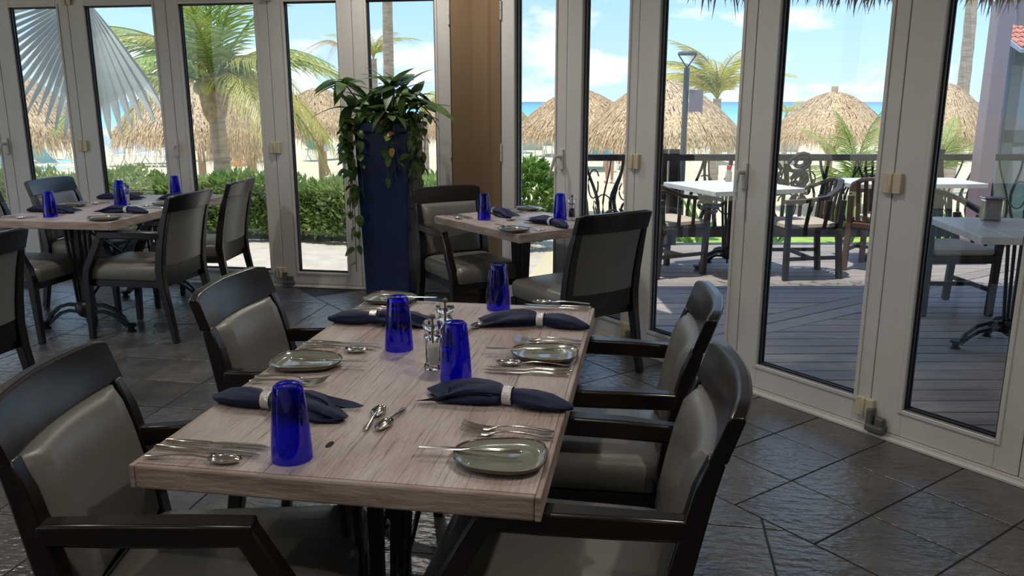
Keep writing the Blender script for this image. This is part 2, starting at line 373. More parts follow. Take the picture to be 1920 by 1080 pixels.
ceil = MB().prism([(XL0 - .2, YB0 - .2), (SR - YB0 + .3, YB0 - .2), (-1.23, YL + .14), (XL0 - .2, YL + .14)], 2.95, 3.1).build('ceiling', M['ceil'])
tag(ceil, 'plain pale ceiling above the dining room', 'ceiling', kind='structure')
ZT = 2.30            # top of the door leaves
w = MB().b2((XL0, YL, ZT + .05), (-1.33, YL + .14, 2.95)).build('wall_front', M['tan']); tag(w, 'tan plaster band above the straight row of doors', 'wall', kind='structure')
def rw(t0, t1, z0, z1, d0=0.0, d1=0.14):
    """slab of the slanted wall between t0..t1 (t = (x-y)/sqrt2)"""
    pts = []
    for d, tt in ((d0, t0), (d0, t1), (d1, t1), (d1, t0)):
        s_ = SR * C45 + d; pts.append(((s_ + tt) * C45, (s_ - tt) * C45))
    return pts, z0, z1
w = MB().prism(*rw(-5.1, 8.2, ZT + .05, 2.95)).build('wall_slanted', M['tan']); tag(w, 'tan plaster band above the slanted row of doors', 'wall', kind='structure')
# corner pier between the two rows of doors
pier = [(-1.46, YL - .005), (-1.30, YL - .005), (-1.235, 5.885 + .02), (-1.15, 5.80 - .02), (-1.125, 5.775), (-1.045, 5.695), (-1.03, 5.72), (-1.22, 6.10), (-1.46, 6.14)]
w = MB().prism(pier, 0, 2.95).build('wall_corner', M['tan']); tag(w, 'tan plastered corner pier between the two rows of glass doors', 'wall', kind='structure')
# rear walls of the room: wide openings on to the garden
w = MB()
for a, b in ((YB0, -3.3), (-0.9, -0.7), (2.0, 2.2), (4.9, YL + .14)): w.b2((XL0 - .16, a, 0), (XL0, b, 2.95))
w.b2((XL0 - .16, YB0, 2.7), (XL0, YL, 2.95))
o = w.build('wall_left', M['plaster']); tag(o, 'cream plaster side wall with wide openings', 'wall', kind='structure')
w = MB()
w.b2((XL0, YB0 - .16, 0), (8.3, YB0, 2.95))
o = w.build('wall_back', M['ceil']); tag(o, 'plain pale rear wall of the dining room', 'wall', kind='structure')

# glazed folding door leaves -------------------------------------------------
def hinge_mesh():
    return MB().box((-.021, 0, 0), (.038, .022, .085)).box((.023, 0, 0), (.042, .03, .085)).tube([(0, -.016, -.043), (0, -.016, .043)], .008, 8).mesh('hinge', M['brass'], 40)
HINGE = hinge_mesh()
def small_hinge_mesh(): return MB().tube([(0, 0, -.06), (0, 0, -.002)], .008, 8).tube([(0, 0, .002), (0, 0, .06)], .008, 8).mesh('hinge', M['frame'], 40)
SHINGE = small_hinge_mesh()
HPLATE = MB().box((0, -.008, 0), (.034, .016, .13)).mesh('handle', M['frame'])
HLEVER = MB().tube([(0, 0, .02), (0, -.045, .02)], .012, 10).tube([(0, -.045, .025), (-.012, -.055, -.02), (-.03, -.06, -.075), (-.05, -.058, -.115)], [.012, .010, .009, .010], 10).mesh('lever', M['frame'], 50)
LEVERS = MB().tube([(0, 0, .02), (0, -.045, .02)], .012, 10).tube([(0, -.045, .025), (.002, -.055, -.02), (.004, -.06, -.075), (.006, -.058, -.115)], [.012, .010, .009, .010], 10).mesh('lever', M['frame'], 50)
def leaf(name, origin, ang, w, gl0, gl1, gz0, gz1, label, hinge=None, handle=None, foot=False, lever=HLEVER, cream=True):
    """door leaf in the local x-z plane, interior side = -y; gl0..gl1 the glazed width"""
    o = thing(name, label, 'door', origin, ang, kind='structure')
    b0, b1, T = 0.028, ZT, 0.062
    MB().b2((0.002, 0, b0), (gl0, T, b1)).build('stile', M['frame'], o, bevel=.003)
    MB().b2((gl1, 0, b0), (w - .002, T, b1)).build('stile', M['frame'], o, bevel=.003)
    MB().b2((gl0, 0, b0), (gl1, T, gz0)).build('rail', M['frame'], o, bevel=.003)
    MB().b2((gl0, 0, gz1), (gl1, T, b1)).build('rail', M['frame'], o, bevel=.003)
    bd = MB(); e_ = .018     # raised glazing bead
    for a, b in (((gl0 - e_, -.006, gz0 - e_), (gl0, .012, gz1 + e_)), ((gl1, -.006, gz0 - e_), (gl1 + e_, .012, gz1 + e_)), ((gl0, -.006, gz0 - e_), (gl1, .012, gz0)), ((gl0, -.006, gz1), (gl1, .012, gz1 + e_))): bd.b2(a, b)
    bd.build('glazing_bead', M['frame'], o, bevel=.002, seg=1)
    g_ = .011; gk = MB()
    for yy in (.016, .040):
        for a, b in (((gl0, yy, gz0), (gl0 + g_, yy + .008, gz1)), ((gl1 - g_, yy, gz0), (gl1, yy + .008, gz1)), ((gl0, yy, gz0), (gl1, yy + .008, gz0 + g_)), ((gl0, yy, gz1 - g_), (gl1, yy + .008, gz1))): gk.b2(a, b)
    gk.build('gasket', M['gasket'], o)
    MB().b2((gl0 + .001, .029, gz0 + .001), (gl1 - .001, .033, gz1 - .001)).build('pane', M['pane'], o)
    if hinge is not None:
        for z in hinge:
            link('hinge', HINGE, o, loc=(w, -.006, z), bevel=.004)
    if handle is not None:
        h = link('handle', HPLATE, o, bevel=.004, loc=(handle, 0, 1.09)); link('lever', lever, h, loc=(0, -.012, 0))
    if foot:
        link('hinge', HINGE, o, loc=(w - .02, -.006, .115), bevel=.004)
        MB().box((0, -.02, .055), (.03, .035, .10)).box((.03, -.022, .02), (.085, .05, .03)).box((.045, -.02, .048), (.04, .03, .05)).build('floor_bolt', M['latch'], o, bevel=.006, loc=(w + .02, 0, .018))
    return o
LX = [-5.98, -5.178, -4.519, -3.689, -2.866, -2.208, -1.466]
LG = [(-5.86, -5.285), (-5.037, -4.618), (-4.377, -3.802), (-3.584, -2.971), (-2.736, -2.322), (-2.095, -1.58)]
ln = ['glass folding door leaf at the left end of the straight row', 'glass folding door leaf beside the leftmost palapa view', 'glass folding door leaf in front of the silver fan palm', 'glass folding door leaf in front of the coconut palm', 'glass folding door leaf left of the blue planter', 'glass folding door leaf directly behind the blue planter']
for i in range(6):
    x0, x1 = LX[i], LX[i + 1]
    hg = {1: [1.10], 3: [1.10]}.get(i); hd = {0: x1 - x0 - .035, 2: x1 - x0 - .012}.get(i)
    d = leaf('door_%d' % (i + 1), (x0, YL, 0), 0, x1 - x0, LG[i][0] - x0, LG[i][1] - x0, .125, 2.17, ln[i], hinge=[1.10, 2.22] if hg else None, handle=hd, foot=(i == 3), lever=LEVERS if i == 2 else HLEVER)
    if i == 5:
        for z in (.25, 1.1, 2.05): link('hinge', SHINGE, d, loc=(x1 - x0 - .006, -.006, z))
RT = [-4.755, -4.041, -3.414, -2.618, -1.864, -1.236, -0.62, 0.0]
RG = [(-4.595, -4.153), (-3.896, -3.492), (-3.256, -2.698), (-2.488, -1.945), (-1.718, -1.332), (-1.14, -.72), (-.52, -.1)]
rn = ['glass folding door leaf next to the tan corner pier', 'glass folding door leaf behind the small table by the wall', 'glass folding door leaf showing the lamp post outside', 'wide glass folding door leaf showing the deck boards', 'glass folding door leaf at the right edge of the picture', 'glass folding door leaf just past the right edge', 'last glass folding door leaf of the slanted row']
for i in range(7):
    t0, t1 = RT[i], RT[i + 1]; s_ = SR * C45
    org = ((s_ + t0) * C45, (s_ - t0) * C45, 0)
    d = leaf('door_%d' % (i + 7), org, -PI / 4, t1 - t0, RG[i][0] - t0, RG[i][1] - t0, .15, 2.17, rn[i], hinge=[1.115] if i in (1, 3, 5) else None, handle={0: t1 - t0 - .03, 2: t1 - t0 - .012}.get(i), foot=i in (1, 3), lever=LEVERS if i == 2 else HLEVER)
    if i == 0:
        for z in (.25, 1.1, 2.05): link('hinge', SHINGE, d, loc=(.008, -.006, z))
# tracks under and over the leaves
tr = MB().b2((-5.98, YL - .012, 0), (-1.466, YL + .10, .014)).b2((-5.98, YL + .002, .014), (-1.466, YL + .06, .026)).build('trim_1', M['frame'], bevel=.002, seg=1); tag(tr, 'low aluminium floor track under the straight row of doors', 'trim', kind='structure')
mbt = MB().prism(*rw(-4.755, 0.0, 0, .014, -.03, .10)); mbt.prism(*rw(-4.755, 0.0, .014, .026, .002, .06))
tr = mbt.build('trim_2', M['frame'], bevel=.002, seg=1); tag(tr, 'low aluminium floor track under the slanted row of doors', 'trim', kind='structure')
tr = MB().b2((-5.98, YL - .01, ZT + .002), (-1.45, YL + .10, ZT + .06)).build('trim_3', M['frame']); tag(tr, 'aluminium head track over the straight row of doors', 'trim', kind='structure')
tr = MB().prism(*rw(-4.755, 0.0, ZT + .002, ZT + .06, -.01, .1)).build('trim_4', M['frame']); tag(tr, 'aluminium head track over the slanted row of doors', 'trim', kind='structure')
# wall beyond the last leaf and left of the first
w = MB().b2((XL0, YL, 0), (-5.98, YL + .14, ZT + .05)).build('wall_end', M['tan']); tag(w, 'tan plaster wall left of the straight row of doors', 'wall', kind='structure')
w = MB().prism(*rw(0.0, 8.2, 0, ZT + .05)).build('wall_right', M['tan']); tag(w, 'tan plaster wall continuing right of the slanted doors', 'wall', kind='structure')

# warm recessed lamps; all but the planter one added to brighten the room
def downlight(x, y, lab, power=14):
    o = thing('ceiling_lamp', lab, 'lamp', (x, y, 2.95), group='recessed ceiling lamps')
    MB().lathe([(.075, 0), (.075, -.012), (.055, -.012), (.05, -.002)], 20).build('lamp_ring', M['frame'], o, smooth=30)
    ld = bpy.data.lights.new('lamp_bulb', 'SPOT'); ld.energy = power; ld.color = (1.0, 0.94, 0.86); ld.spot_size = R(150); ld.spot_blend = .9; ld.shadow_soft_size = .05
    lo = bpy.data.objects.new('lamp_bulb', ld); COL.objects.link(lo); lo.parent = o; lo.location = (0, 0, -.03)
for x_, y_, w_, lab_ in ((-1.75, 5.30, 26, 'above the blue planter'), (-3.6, 3.2, 30, 'added as fill beside the left dining table'), (-0.6, 0.2, 10, 'added as fill above the front of the room'), (-2.6, 0.4, 12, 'added as fill left of the front table'), (-4.9, 1.6, 20, 'added as fill by the side wall'), (-0.7, 3.3, 20, 'added as fill between the front and small tables'), (1.2, 1.2, 26, 'added as fill by the slanted wall'), (-1.7, -1.8, 10, 'added as fill at the rear of the room'), (1.6, -1.4, 10, 'added as fill in the rear right corner')):
    downlight(x_, y_, 'recessed ceiling lamp ' + lab_, w_ * 1.75)
# ------------------------------------------------------------------ dining chairs
def rrect(x0, x1, yf, yr, r, n=4):
    """outline: front at x1 (half width yf), rear at x0 (half width yr)"""
    pts = []
    for (cx, cy, a0) in ((x1 - r, yf - r, 0), (x0 + r, yr - r, 90), (x0 + r, -yr + r, 180), (x1 - r, -yf + r, 270)):
        for k in range(n + 1):
            a = R(a0 + 90 * k / n); pts.append((cx + r * math.cos(a), cy + r * math.sin(a)))
    return pts
POST = [(-.305, 0), (-.245, .34), (-.235, .45), (-.25, .58), (-.285, .74), (-.338, .90)]
def xb(z):
    for (a, za), (b, zb) in zip(POST, POST[1:]):
        if za <= z <= zb: return a + (b - a) * (z - za) / (zb - za)
    return POST[-1][0]
def make_chair(arms=True):
    o = thing('dining_armchair' if arms else 'dining_side_chair', 'x', 'chair')
    hw = .262 if arms else .235
    # seat cushion
    rings = []
    yf, yr = hw - .012, .222
    if arms: yf = hw - .03
    for z, ins in ((.378, .006), (.386, 0), (.440, -.002), (.458, .002), (.470, .012), (.478, .03), (.484, .07), (.487, .13)):
        rings.append([(x, y, z) for x, y in rrect(-.235 + ins, .285 - ins, yf - ins, yr - ins, max(.02, .035 + ins * .3))])
    MB().loft(rings).build('seat', M['leather'], o, smooth=50)
    f = MB(); f.b2((-.24, -yr + .0, .335), (-.2, yr, .376)).b2((.225, -yf + .01, .335), (.262, yf - .01, .376))
    for s in (-1, 1): f.bar([(-.23, s * (yr - .018), .3555), (.25, s * (yf - .02), .3555)], .03, .041)
    f.build('seat_frame', M['wood'], o, bevel=.003)
    MB().bar([(-.238, -.2, .425), (-.238, .2, .425)], .026, .10).build('lower_back_rail', M['wood'], o, bevel=.003)
    for s in (-1, 1):
        p = [(x, s * (.236 - .014 * (z / .9)), z) for x, z in POST[:-1]] + [(xb(.806), s * .2235, .806)]
        MB().bar(p, [.036, .044, .048, .046, .040, .034], [.034, .046, .05, .048, .042, .032], up=(1, 0, 0.2)).build('leg', M['wood'], o, bevel=.005, smooth=35)
        if arms:
            q = [(.262, s * (hw - .02), 0), (.250, s * (hw - .018), .40), (.240, s * (hw - .017), .45), (.120, s * (hw - .018), .672)]
            MB().bar(q, [.032, .042, .044, .044], [.034, .046, .046, .040], up=(1, 0, .2)).build('leg', M['wood'], o, bevel=.004, smooth=30)
            a = [(xb(.66) + .005, s * .228, .662), (-.12, s * (hw - .024), .665), (.02, s * (hw - .019), .665), (.142, s * (hw - .018), .663)]
            MB().bar(a, [.038, .046, .05, .048], [.046, .05, .05, .046]).build('armrest', M['wood'], o, bevel=.007, smooth=30)
        else:
            q = [(.262, s * (hw - .03), 0), (.250, s * (hw - .03), .376)]
            MB().bar(q, [.032, .044], [.032, .044], up=(1, 0, 0)).build('leg', M['wood'], o, bevel=.004)
    # padded back
    n = 12; rings = []
    zs = [.476, .484, .50, .56, .64, .72, .775, .795, .802]
    for i, z in enumerate(zs):
        k = min(1, min(z - .476, .802 - z) / .03); edge = math.sqrt(max(0, 1 - (1 - k) ** 2))
        w2 = .200 + (.196 - .200) * (z - .476) / .33
        fr, bk = [], []
        for j in range(n + 1):
            y = -w2 + 2 * w2 * j / n; u = abs(y) / w2
            c = -.026 * (1 - u * u); ed = min(1, (1 - u) / .14); e2 = math.sqrt(max(0, 1 - (1 - ed) ** 2))
            fr.append((xb(z) + c + .010 + .034 * edge * e2, y, z)); bk.append((xb(z) + c - .016, y, z))
        rings.append(fr + bk[::-1])
    MB().loft(rings).build('backrest_pad', M['leather'], o, smooth=50)
    rings = []
    for j in range(13):
        y = -.243 + .486 * j / 12; u = abs(y) / .243; c = -.030 * (1 - u * u)
        h = .017
        pr = []
        z0, z1 = .803, .903 - (.008 if u > .95 else 0) + .004 * (1 - u)
        for z, dx in ((z0, h), (z1 - .008, h), (z1, h - .006), (z1, -h + .006), (z1 - .008, -h), (z0, -h)):
            pr.append((xb(min(z, .9)) - (0.33 * (z - .9) if z > .9 else 0) + c + dx, y, z))
        rings.append(pr)
    MB().loft(rings).build('top_rail', M['wood'], o, smooth=35, bevel=.003)
    return o
armchair = make_chair(True); sidechair = make_chair(False)
chairs = [  # proto, x, y, facing, label
    (armchair, -.895, 1.495, 12, 'taupe dining armchair in the near left corner at the front table'),
    (armchair, -.955, 2.335, 3, 'second taupe armchair along the left side of the front table'),
    (armchair, -.165, 1.66, 180, 'nearest taupe dining armchair on the right side of the front table'),
    (armchair, -.165, 2.34, 180, 'taupe dining armchair on the right of the front table, behind the nearest one'),
    (armchair, -3.14, 4.63, 180, 'taupe armchair seen from behind on the right side of the left table'),
    (sidechair, -3.22, 5.40, 187, 'armless taupe chair beside the window on the right of the left table'),
    (armchair, -3.90, 4.48, 0, 'taupe armchair at the near left side of the left table, cut by the picture edge'),
    (armchair, -3.97, 5.30, 2, 'taupe armchair at the far left of the left table, backed against the window'),
    (armchair, -3.10, 2.97, 180, 'taupe armchair cut by the left picture edge, seen from behind'),
    (armchair, -1.11, 4.97, -50, 'taupe armchair between the blue planter and the small window table'),
    (sidechair, -.40, 4.36, 134, 'armless taupe chair seen from behind at the small window table'),
]
used = set()
for pr, x, y, a, lab in chairs:
    if pr.name not in used:
        used.add(pr.name); pr.location = (x, y, 0.0005); pr.rotation_euler = (0, 0, R(a)); tag(pr, lab, 'chair', 'taupe dining chairs'); continue
    copy_tree(pr, lab, (x, y, 0.0005), R(a), 'taupe dining chairs')

# ------------------------------------------------------------------ tables
def pedestal(o, y, four=False):
    """cast iron trestle: slotted column, hub, arched feet spread along x"""
    p = thing('pedestal'); p.parent = o; p.location = (0, y, 0)
    col = MB()
    for x0, x1 in ((-.095, -.060), (-.058, -.036), (.036, .058), (.060, .095)): pass
    for s in (-1, 1):
        col.bar([(s * .088, 0, .70), (s * .050, 0, .17)], [.016, .014], .022, up=(0, 1, 0))
        col.bar([(s * .050, 0, .70), (s * .030, 0, .17)], [.016, .012], .022, up=(0, 1, 0))
        col.b2((s * .096, -.012, .655), (s * .040, .012, .70))
        for k in range(1, 6): pass
    col.bar([(0, 0, .70), (0, 0, .17)], [.034, .026], .030, up=(0, 1, 0))
    col.build('column', M['iron'], p, bevel=.003, seg=1)
    MB().b2((-.20, -.035, .690), (.20, .035, .699)).b2((-.03, -.22, .690), (.03, .22, .699)).build('top_bracket', M['iron'], p)
    MB().lathe([(.02, .085), (.045, .10), (.058, .13), (.058, .17), (.045, .19), (.02, .20)], 16).box((0, 0, .15), (.13, .04, .05)).tube([(0, 0, .05), (0, 0, .09)], .008, 8).build('hub', M['iron'], p, smooth=40)
    dirs = [(1, 0), (-1, 0)] + ([(0, 1), (0, -1)] if four else [])
    for dx, dy in dirs:
        ft = MB(); arc = [(.05, .165), (.12, .168), (.19, .145), (.25, .095), (.285, .035)]
        arc2 = [(.05, .120), (.12, .126), (.18, .108), (.235, .068), (.275, .03)]
        up = (-dy, dx, 0)
        ft.bar([(r * dx, r * dy, z) for r, z in arc], .022, .022, up=up); ft.bar([(r * dx, r * dy, z) for r, z in arc2], .020, .014, up=up)
        ft.lathe([(.028, .0), (.030, .008), (.018, .014), (.022, .03), (.034, .036), (.034, .05), (.015, .056)], 12, c=(.30 * dx, .30 * dy, 0))
        ft.build('foot', M['iron'], p, smooth=40)
    return p
def make_table(label, x, y, rz, w, l, boards, group='distressed whitewashed dining tables', ped=(-.44, .44)):
    o = thing('dining_table', label, 'table', (x, y, 0), rz, group)
    bw = w / boards
    for i in range(boards):
        x0 = -w / 2 + i * bw
        MB().b2((x0 + .0002, -l / 2 + .014, .705), (x0 + bw - .0002, l / 2 - .014, .7495 + random.uniform(-.0003, .0002))).build('plank', M['top'], o, bevel=.0006, seg=1)
    for s in (-1, 1):
        MB().b2((-w / 2, s * l / 2, .700), (w / 2, s * (l / 2 - .0138), .750)).build('end_board', M['edge'], o, bevel=.005)
        MB().b2((s * w / 2, -l / 2 + .0, .700), (s * (w / 2 + .012), l / 2 - .0, .7497)).build('side_strip', M['edge'], o, bevel=.003)
    for yy in ped: pedestal(o, yy, len(ped) == 1)
    if len(ped) == 2:
        for s in (-1, 1):
            MB().tube([(0, s * ped[0] * .97, .17), (0, -s * ped[0] * .92, .68)], .008, 8).build('tie_rod', M['iron'], o, smooth=40)
    return o
TM = make_table('large whitewashed table in the foreground set with blue tumblers', -.585, 2.045, 0, .80, 1.41, 6)
MB().lathe([(.016, 0), (.012, .0012)], 12).xf(Matrix.Diagonal((.55, 1.3, 1, 1))).build('knot_hole', M['hole'], TM, loc=(-.056, -.545, .7486))
TL = make_table('whitewashed table at the left with chairs on both sides', -3.585, 5.01, R(2), .80, 1.41, 6)
TB = make_table('small whitewashed table by the slanted doors near the planter', -.765, 4.84, -PI / 4, .88, .68, 6, ped=(0,))

# ------------------------------------------------------------------ tableware
ZT0 = .7505
def tumbler():
    o = thing('tumbler', 'x', 'glass')
    ro, ri = [], []
    prof_o = [(.0415, 0), (.0405, .02), (.0385, .06), (.0355, .10), (.0315, .135), (.0300, .148), (.0285, .154)]
    prof_i = [(.0285 - .002, .140), (.0305 - .002, .128), (.0343 - .002, .10), (.0370, .06), (.039, .02), (.040, 0)]
    MB().lathe(prof_o + [(.012, .1555), (.0115, .153), (.02, .141)] + prof_i, 28, capped=False).build('glass_wall', M['blue'], o, smooth=60)
    MB().lathe([(.0262, .1405), (.0290, .1475), (.0282, .1537), (.0240, .1568), (.0225, .1545), (.003, .1535)], 28).build('thick_base', M['bluebase'], o, smooth=60)
    return o
def section(w, h): return [(w * math.cos(2 * PI * k / 8) / 2, h * math.sin(2 * PI * k / 8) / 2) for k in range(8)]
def cut(path, ws, hs): return MB().sweep(path, [section(a, b) for a, b in zip(ws, hs)])
def knife(L=.235):
    o = thing('table_knife', 'x', 'knife')
    cut([(0, 0, .006), (.005, 0, .006), (.05, 0, .006), (.095, 0, .006), (.105, 0, .006)], [.006, .012, .0125, .011, .009], [.005, .009, .009, .008, .006]).build('knife_handle', M['steel'], o, smooth=60)
    cut([(.103, 0, .006), (.112, .0, .006), (.125, .002, .006), (.17, .003, .006), (.21, .002, .006), (L, -.003, .006)], [.008, .011, .016, .018, .016, .002], [.004, .003, .0022, .0018, .0015, .001]).build('blade', M['steel'], o, smooth=60)
    return o
def handle(L, kick=.012):
    return [(0, 0, .006), (.004, 0, .0062), (.02, 0, .007), (.06, 0, .011), (.10, 0, .012), (L, 0, .008)], [.010, .016, .017, .010, .006, .006], [.003, .004, .004, .004, .004, .003]
def spoon(L=.20, sc=1.0):
    o = thing('table_spoon', 'x', 'spoon'); h = L - .065
    p, w_, t_ = handle(h); cut(p, w_, t_).build('spoon_handle', M['steel'], o, smooth=60)
    rings = []; n = 12
    for z, k in ((.0105, 1.0), (.0075, .97), (.004, .75), (.0018, .4)):
        rings.append([(h + .034 + .036 * k * math.cos(2 * PI * j / n), .021 * k * math.sin(2 * PI * j / n) * (1 - .12 * math.cos(2 * PI * j / n)), z) for j in range(n)])
    inner = [[(x, y, z + .0012) for x, y, z in r] for r in rings]
    MB().loft(rings[::-1] + [[(h + .034 + (x - h - .034) * .96, y * .95, z) for x, y, z in r] for r in inner]).build('bowl', M['steel'], o, smooth=60)
    return o
def fork(L=.20):
    o = thing('table_fork', 'x', 'fork'); h = L - .075
    p, w_, t_ = handle(h); cut(p, w_, t_).build('fork_handle', M['steel'], o, smooth=60)
    b = MB(); b.sweep([(h - .004, 0, .008), (h + .008, 0, .005), (h + .018, 0, .004), (h + .03, 0, .004)], [section(a, .003) for a in (.006, .016, .024, .025)])
    for k in range(4):
        y = -.0115 + .00767 * k
        b.bar([(h + .028, y, .004), (h + .048, y, .0055), (h + .064, y, .010), (h + .077, y * 1.02, .016)], [.0034, .0034, .003, .0018], [.0024, .0022, .002, .0015])
    b.build('tines', M['steel'], o, smooth=60); return o
def plate():
    o = thing('side_plate', 'x', 'plate'); n = 48
    def outline(k):
        r_ = []
        for j in range(n):
            a = 2 * PI * j / n; e = 2.7
            q = (abs(math.cos(a)) ** e + abs(math.sin(a)) ** e) ** (-1 / e)
            q *= 1 + .05 * math.cos(3 * a + .5)
            r_.append((.094 * k * q * math.cos(a), .081 * k * q * math.sin(a)))
        return r_
    rings = [[(x, y, z) for x, y in outline(k)] for k, z in ((.55, 0), (.60, .0005), (.86, .006), (.975, .0145), (.985, .0165))]
    inn = [[(x, y, z) for x, y in outline(k)] for k, z in ((.975, .0172), (.95, .0158), (.84, .0095), (.80, .0090), (.66, .0062), (.64, .0066), (.48, .0048), (.46, .0052), (.30, .0043), (.28, .0047), (.08, .0042))]
    MB().loft(rings + inn).build('plate_body', M['dish'], o, smooth=60)
    MB().loft([[(x, y, z) for x, y in outline(k)] for k, z in ((.955, .0150), (.985, .0142), (1.0, .0165), (.985, .0190), (.962, .0185), (.950, .0162))], cap=False).build('rim', M['rim'], o, smooth=60)
    return o
def napkin(seed, flip=1):
    o = thing('napkin', 'x', 'napkin'); rnd = random.Random(seed); n = 26; rings = []
    # along x: pointed tip at the table edge, ring at 0.15, fanned folds beyond
    prof = [(0, .004, .006, .010), (.018, .020, .011, .012), (.05, .030, .018, .018), (.09, .033, .021, .021), (.125, .026, .020, .021), (.145, .020, .019, .021), (.168, .020, .019, .021), (.185, .030, .021, .023), (.215, .040, .022, .025), (.25, .044, .021, .024), (.285, .047, .017, .020), (.315, .050, .010, .013), (.335, .046, .004, .007)]
    ph = rnd.uniform(0, 6)
    for x, a, b, zc in prof:
        r_ = []
        for j in range(n):
            t_ = 2 * PI * j / n
            fold = 1 + (.34 if x > .17 else .18) * (1.6 * abs(math.sin(2 * t_ + ph + x * 7)) - .9) * min(1, x / .1) + .06 * math.sin(9 * t_ + 2 * ph - x * 30)
            if .14 < x < .17: fold = 1
            y = a * math.cos(t_) * fold; z = zc + b * math.sin(t_) * fold
            r_.append((x + ((.030 * math.sin(3 * t_ + ph) + .012 * math.sin(7 * t_)) * (x - .25) / .085 if x > .25 else 0), y + (.008 * math.sin(x * 14 + ph)), max(z, .0006)))
        rings.append(r_)
    MB().loft(rings).build('folded_cloth', M['napkin'], o, smooth=55)
    # loose corner fold
    rg = []
    for x, w_, z in ((.19, .030, .044), (.22, .036, .050), (.255, .030, .049), (.285, .016, .040), (.305, .004, .030)):
        rg.append([(x, -w_ * .6 + .01 * math.sin(ph), z - .012), (x, 0, z), (x, w_ * .8, z - .016), (x, w_ * .8, z - .018), (x, 0, z - .004), (x, -w_ * .6, z - .016)])
    MB().loft(rg).build('loose_fold', M['napkin'], o, smooth=40)
    MB().loft([[(q[0] * .9 + .02, -q[1] * .9 - .018, q[2] - .010) for q in r_] for r_ in rg]).build('loose_fold', M['napkin'], o, smooth=40)
    rg = []
    for k in range(24):
        t_ = 2 * PI * k / 24; c_, s_ = math.cos(t_), math.sin(t_)
        rg.append([(.1455, .0235 * c_, .0225 + .0215 * s_), (.1675, .0235 * c_, .0225 + .0215 * s_), (.1675, .0258 * c_, .0230 + .0228 * s_), (.1455, .0258 * c_, .0230 + .0228 * s_)])
    MB().loft(rg + [rg[0]], cap=False).build('napkin_ring', M['ring'], o, smooth=40)
    return o
def mill(fill):
    o = thing('pepper_mill' if fill == 'pepper' else 'salt_mill', 'x', 'mill')
    MB().lathe([(.0, 0), (.024, 0), (.0255, .006), (.024, .012), (.0195, .018), (.0195, .082), (.0165, .082), (.0165, .014), (.0, .014)], 20).build('body', M['clear'], o, smooth=40)
    MB().lathe([(.015, .016), (.0158, .020), (.0158, .062), (.012, .066)], 16).build('filling', M[fill], o, smooth=40)
    MB().lathe([(.002, .083), (.022, .083), (.025, .089), (.022, .094), (.019, .097), (.022, .101), (.019, .105), (.024, .110), (.0275, .118), (.0265, .127), (.020, .133), (.006, .136), (.002, .136)], 20).build('grinder_head', M['clear'], o, smooth=40)
    MB().tube([(0, 0, .07), (0, 0, .138)], .002, 8).lathe([(.003, .136), (.007, .138), (.0085, .143), (.0065, .148), (.002, .150)], 12).build('spindle', M['latch'], o, smooth=50)
    return o
P_ = dict(tumbler=tumbler(), knife=knife(), spoon=spoon(), fork=fork(), plate=plate(), napkin=napkin(3), napkin2=napkin(11), butter=knife(.205), salt=mill('salt'), pepper=mill('pepper'), tea=spoon(.14))
P_['butter'].name = 'butter_knife'; P_['tea'].name = 'teaspoon'
P_['tea'].scale = (1, .8, .8)
first = set()
def put(kind, x, y, rz, lab, group, z=ZT0):
    pr = P_[kind]
    if kind not in first:
        first.add(kind); pr.location = (x, y, z); pr.rotation_euler = (0, 0, rz); tag(pr, lab, pr['category'], group); return pr
    return copy_tree(pr, lab, (x, y, z), rz, group)
def setting(ex, ey, face, where, grp, jit=0, full=True, off=(0, 0)):
    """ex,ey: table-edge point in front of the diner, face: direction the diner looks; local f = forward, r = diner's right"""
    f = Vector((math.cos(face), math.sin(face))); r = Vector((math.sin(face), -math.cos(face))); rnd = random.Random(jit)
    def pt(a, b): p = Vector((ex, ey)) + f * a + r * b; return p.x, p.y
    j = lambda s=.03: rnd.uniform(-s, s)
    put('napkin' if jit % 2 else 'napkin2', *pt(-.012 + .5 * off[0], .0), face + j(.08) - .04, 'navy napkin in a silver ring ' + where, grp)
    put('tumbler', *pt(.31 + off[0], .20 + off[1]), rnd.uniform(0, 6), 'upturned cobalt blue tumbler ' + where, grp)
    put('knife', *pt(.016, .235), face + j(), 'outer dinner knife ' + where, grp); put('knife', *pt(.012, .265), face + j(), 'second dinner knife ' + where, grp)
    put('spoon', *pt(.020, .312), face + .05 + j(), 'soup spoon ' + where, grp)
    put('fork', *pt(.012, -.145), face + .02 + j(), 'inner dinner fork ' + where, grp); put('fork', *pt(.010, -.178), face + j(), 'outer fork partly under the plate ' + where, grp)
    px, py = pt(.098, -.300)
    put('plate', px, py, face + rnd.uniform(-.2, .2), 'sage green side plate ' + where, grp)
    put('butter', *pt(.058, -.29), face + .06 + j(), 'butter knife laid across the side plate ' + where, grp, z=ZT0 + .0145)
gm = 'tableware on the front table'
setting(-1.000, 1.685, 0, 'at the near left place of the front table', gm, 1, off=(0, .06))
setting(-1.000, 2.42, 0, 'at the far left place of the front table', gm, 2, off=(-.01, .045))
setting(-.172, 1.775, PI, 'at the near right place of the front table', gm, 3, off=(-.01, -.045))
setting(-.172, 2.465, PI, 'at the far right place of the front table', gm, 4, off=(.02, .02))
put('salt', -.556, 2.02, 0, 'clear acrylic salt mill at the middle of the front table', gm)
put('pepper', -.567, 2.20, 0, 'clear mill behind the salt mill on the front table', gm)
put('tea', -.590, 1.575, R(93), 'longer teaspoon lying beside the near right napkin', gm)
put('tea', -.543, 1.715, R(-98), 'teaspoon with its bowl toward the front edge of the front table', gm)
put('tea', -.545, 2.33, R(80), 'teaspoon half hidden behind the mills on the front table', gm)
gl = 'tableware on the left table'
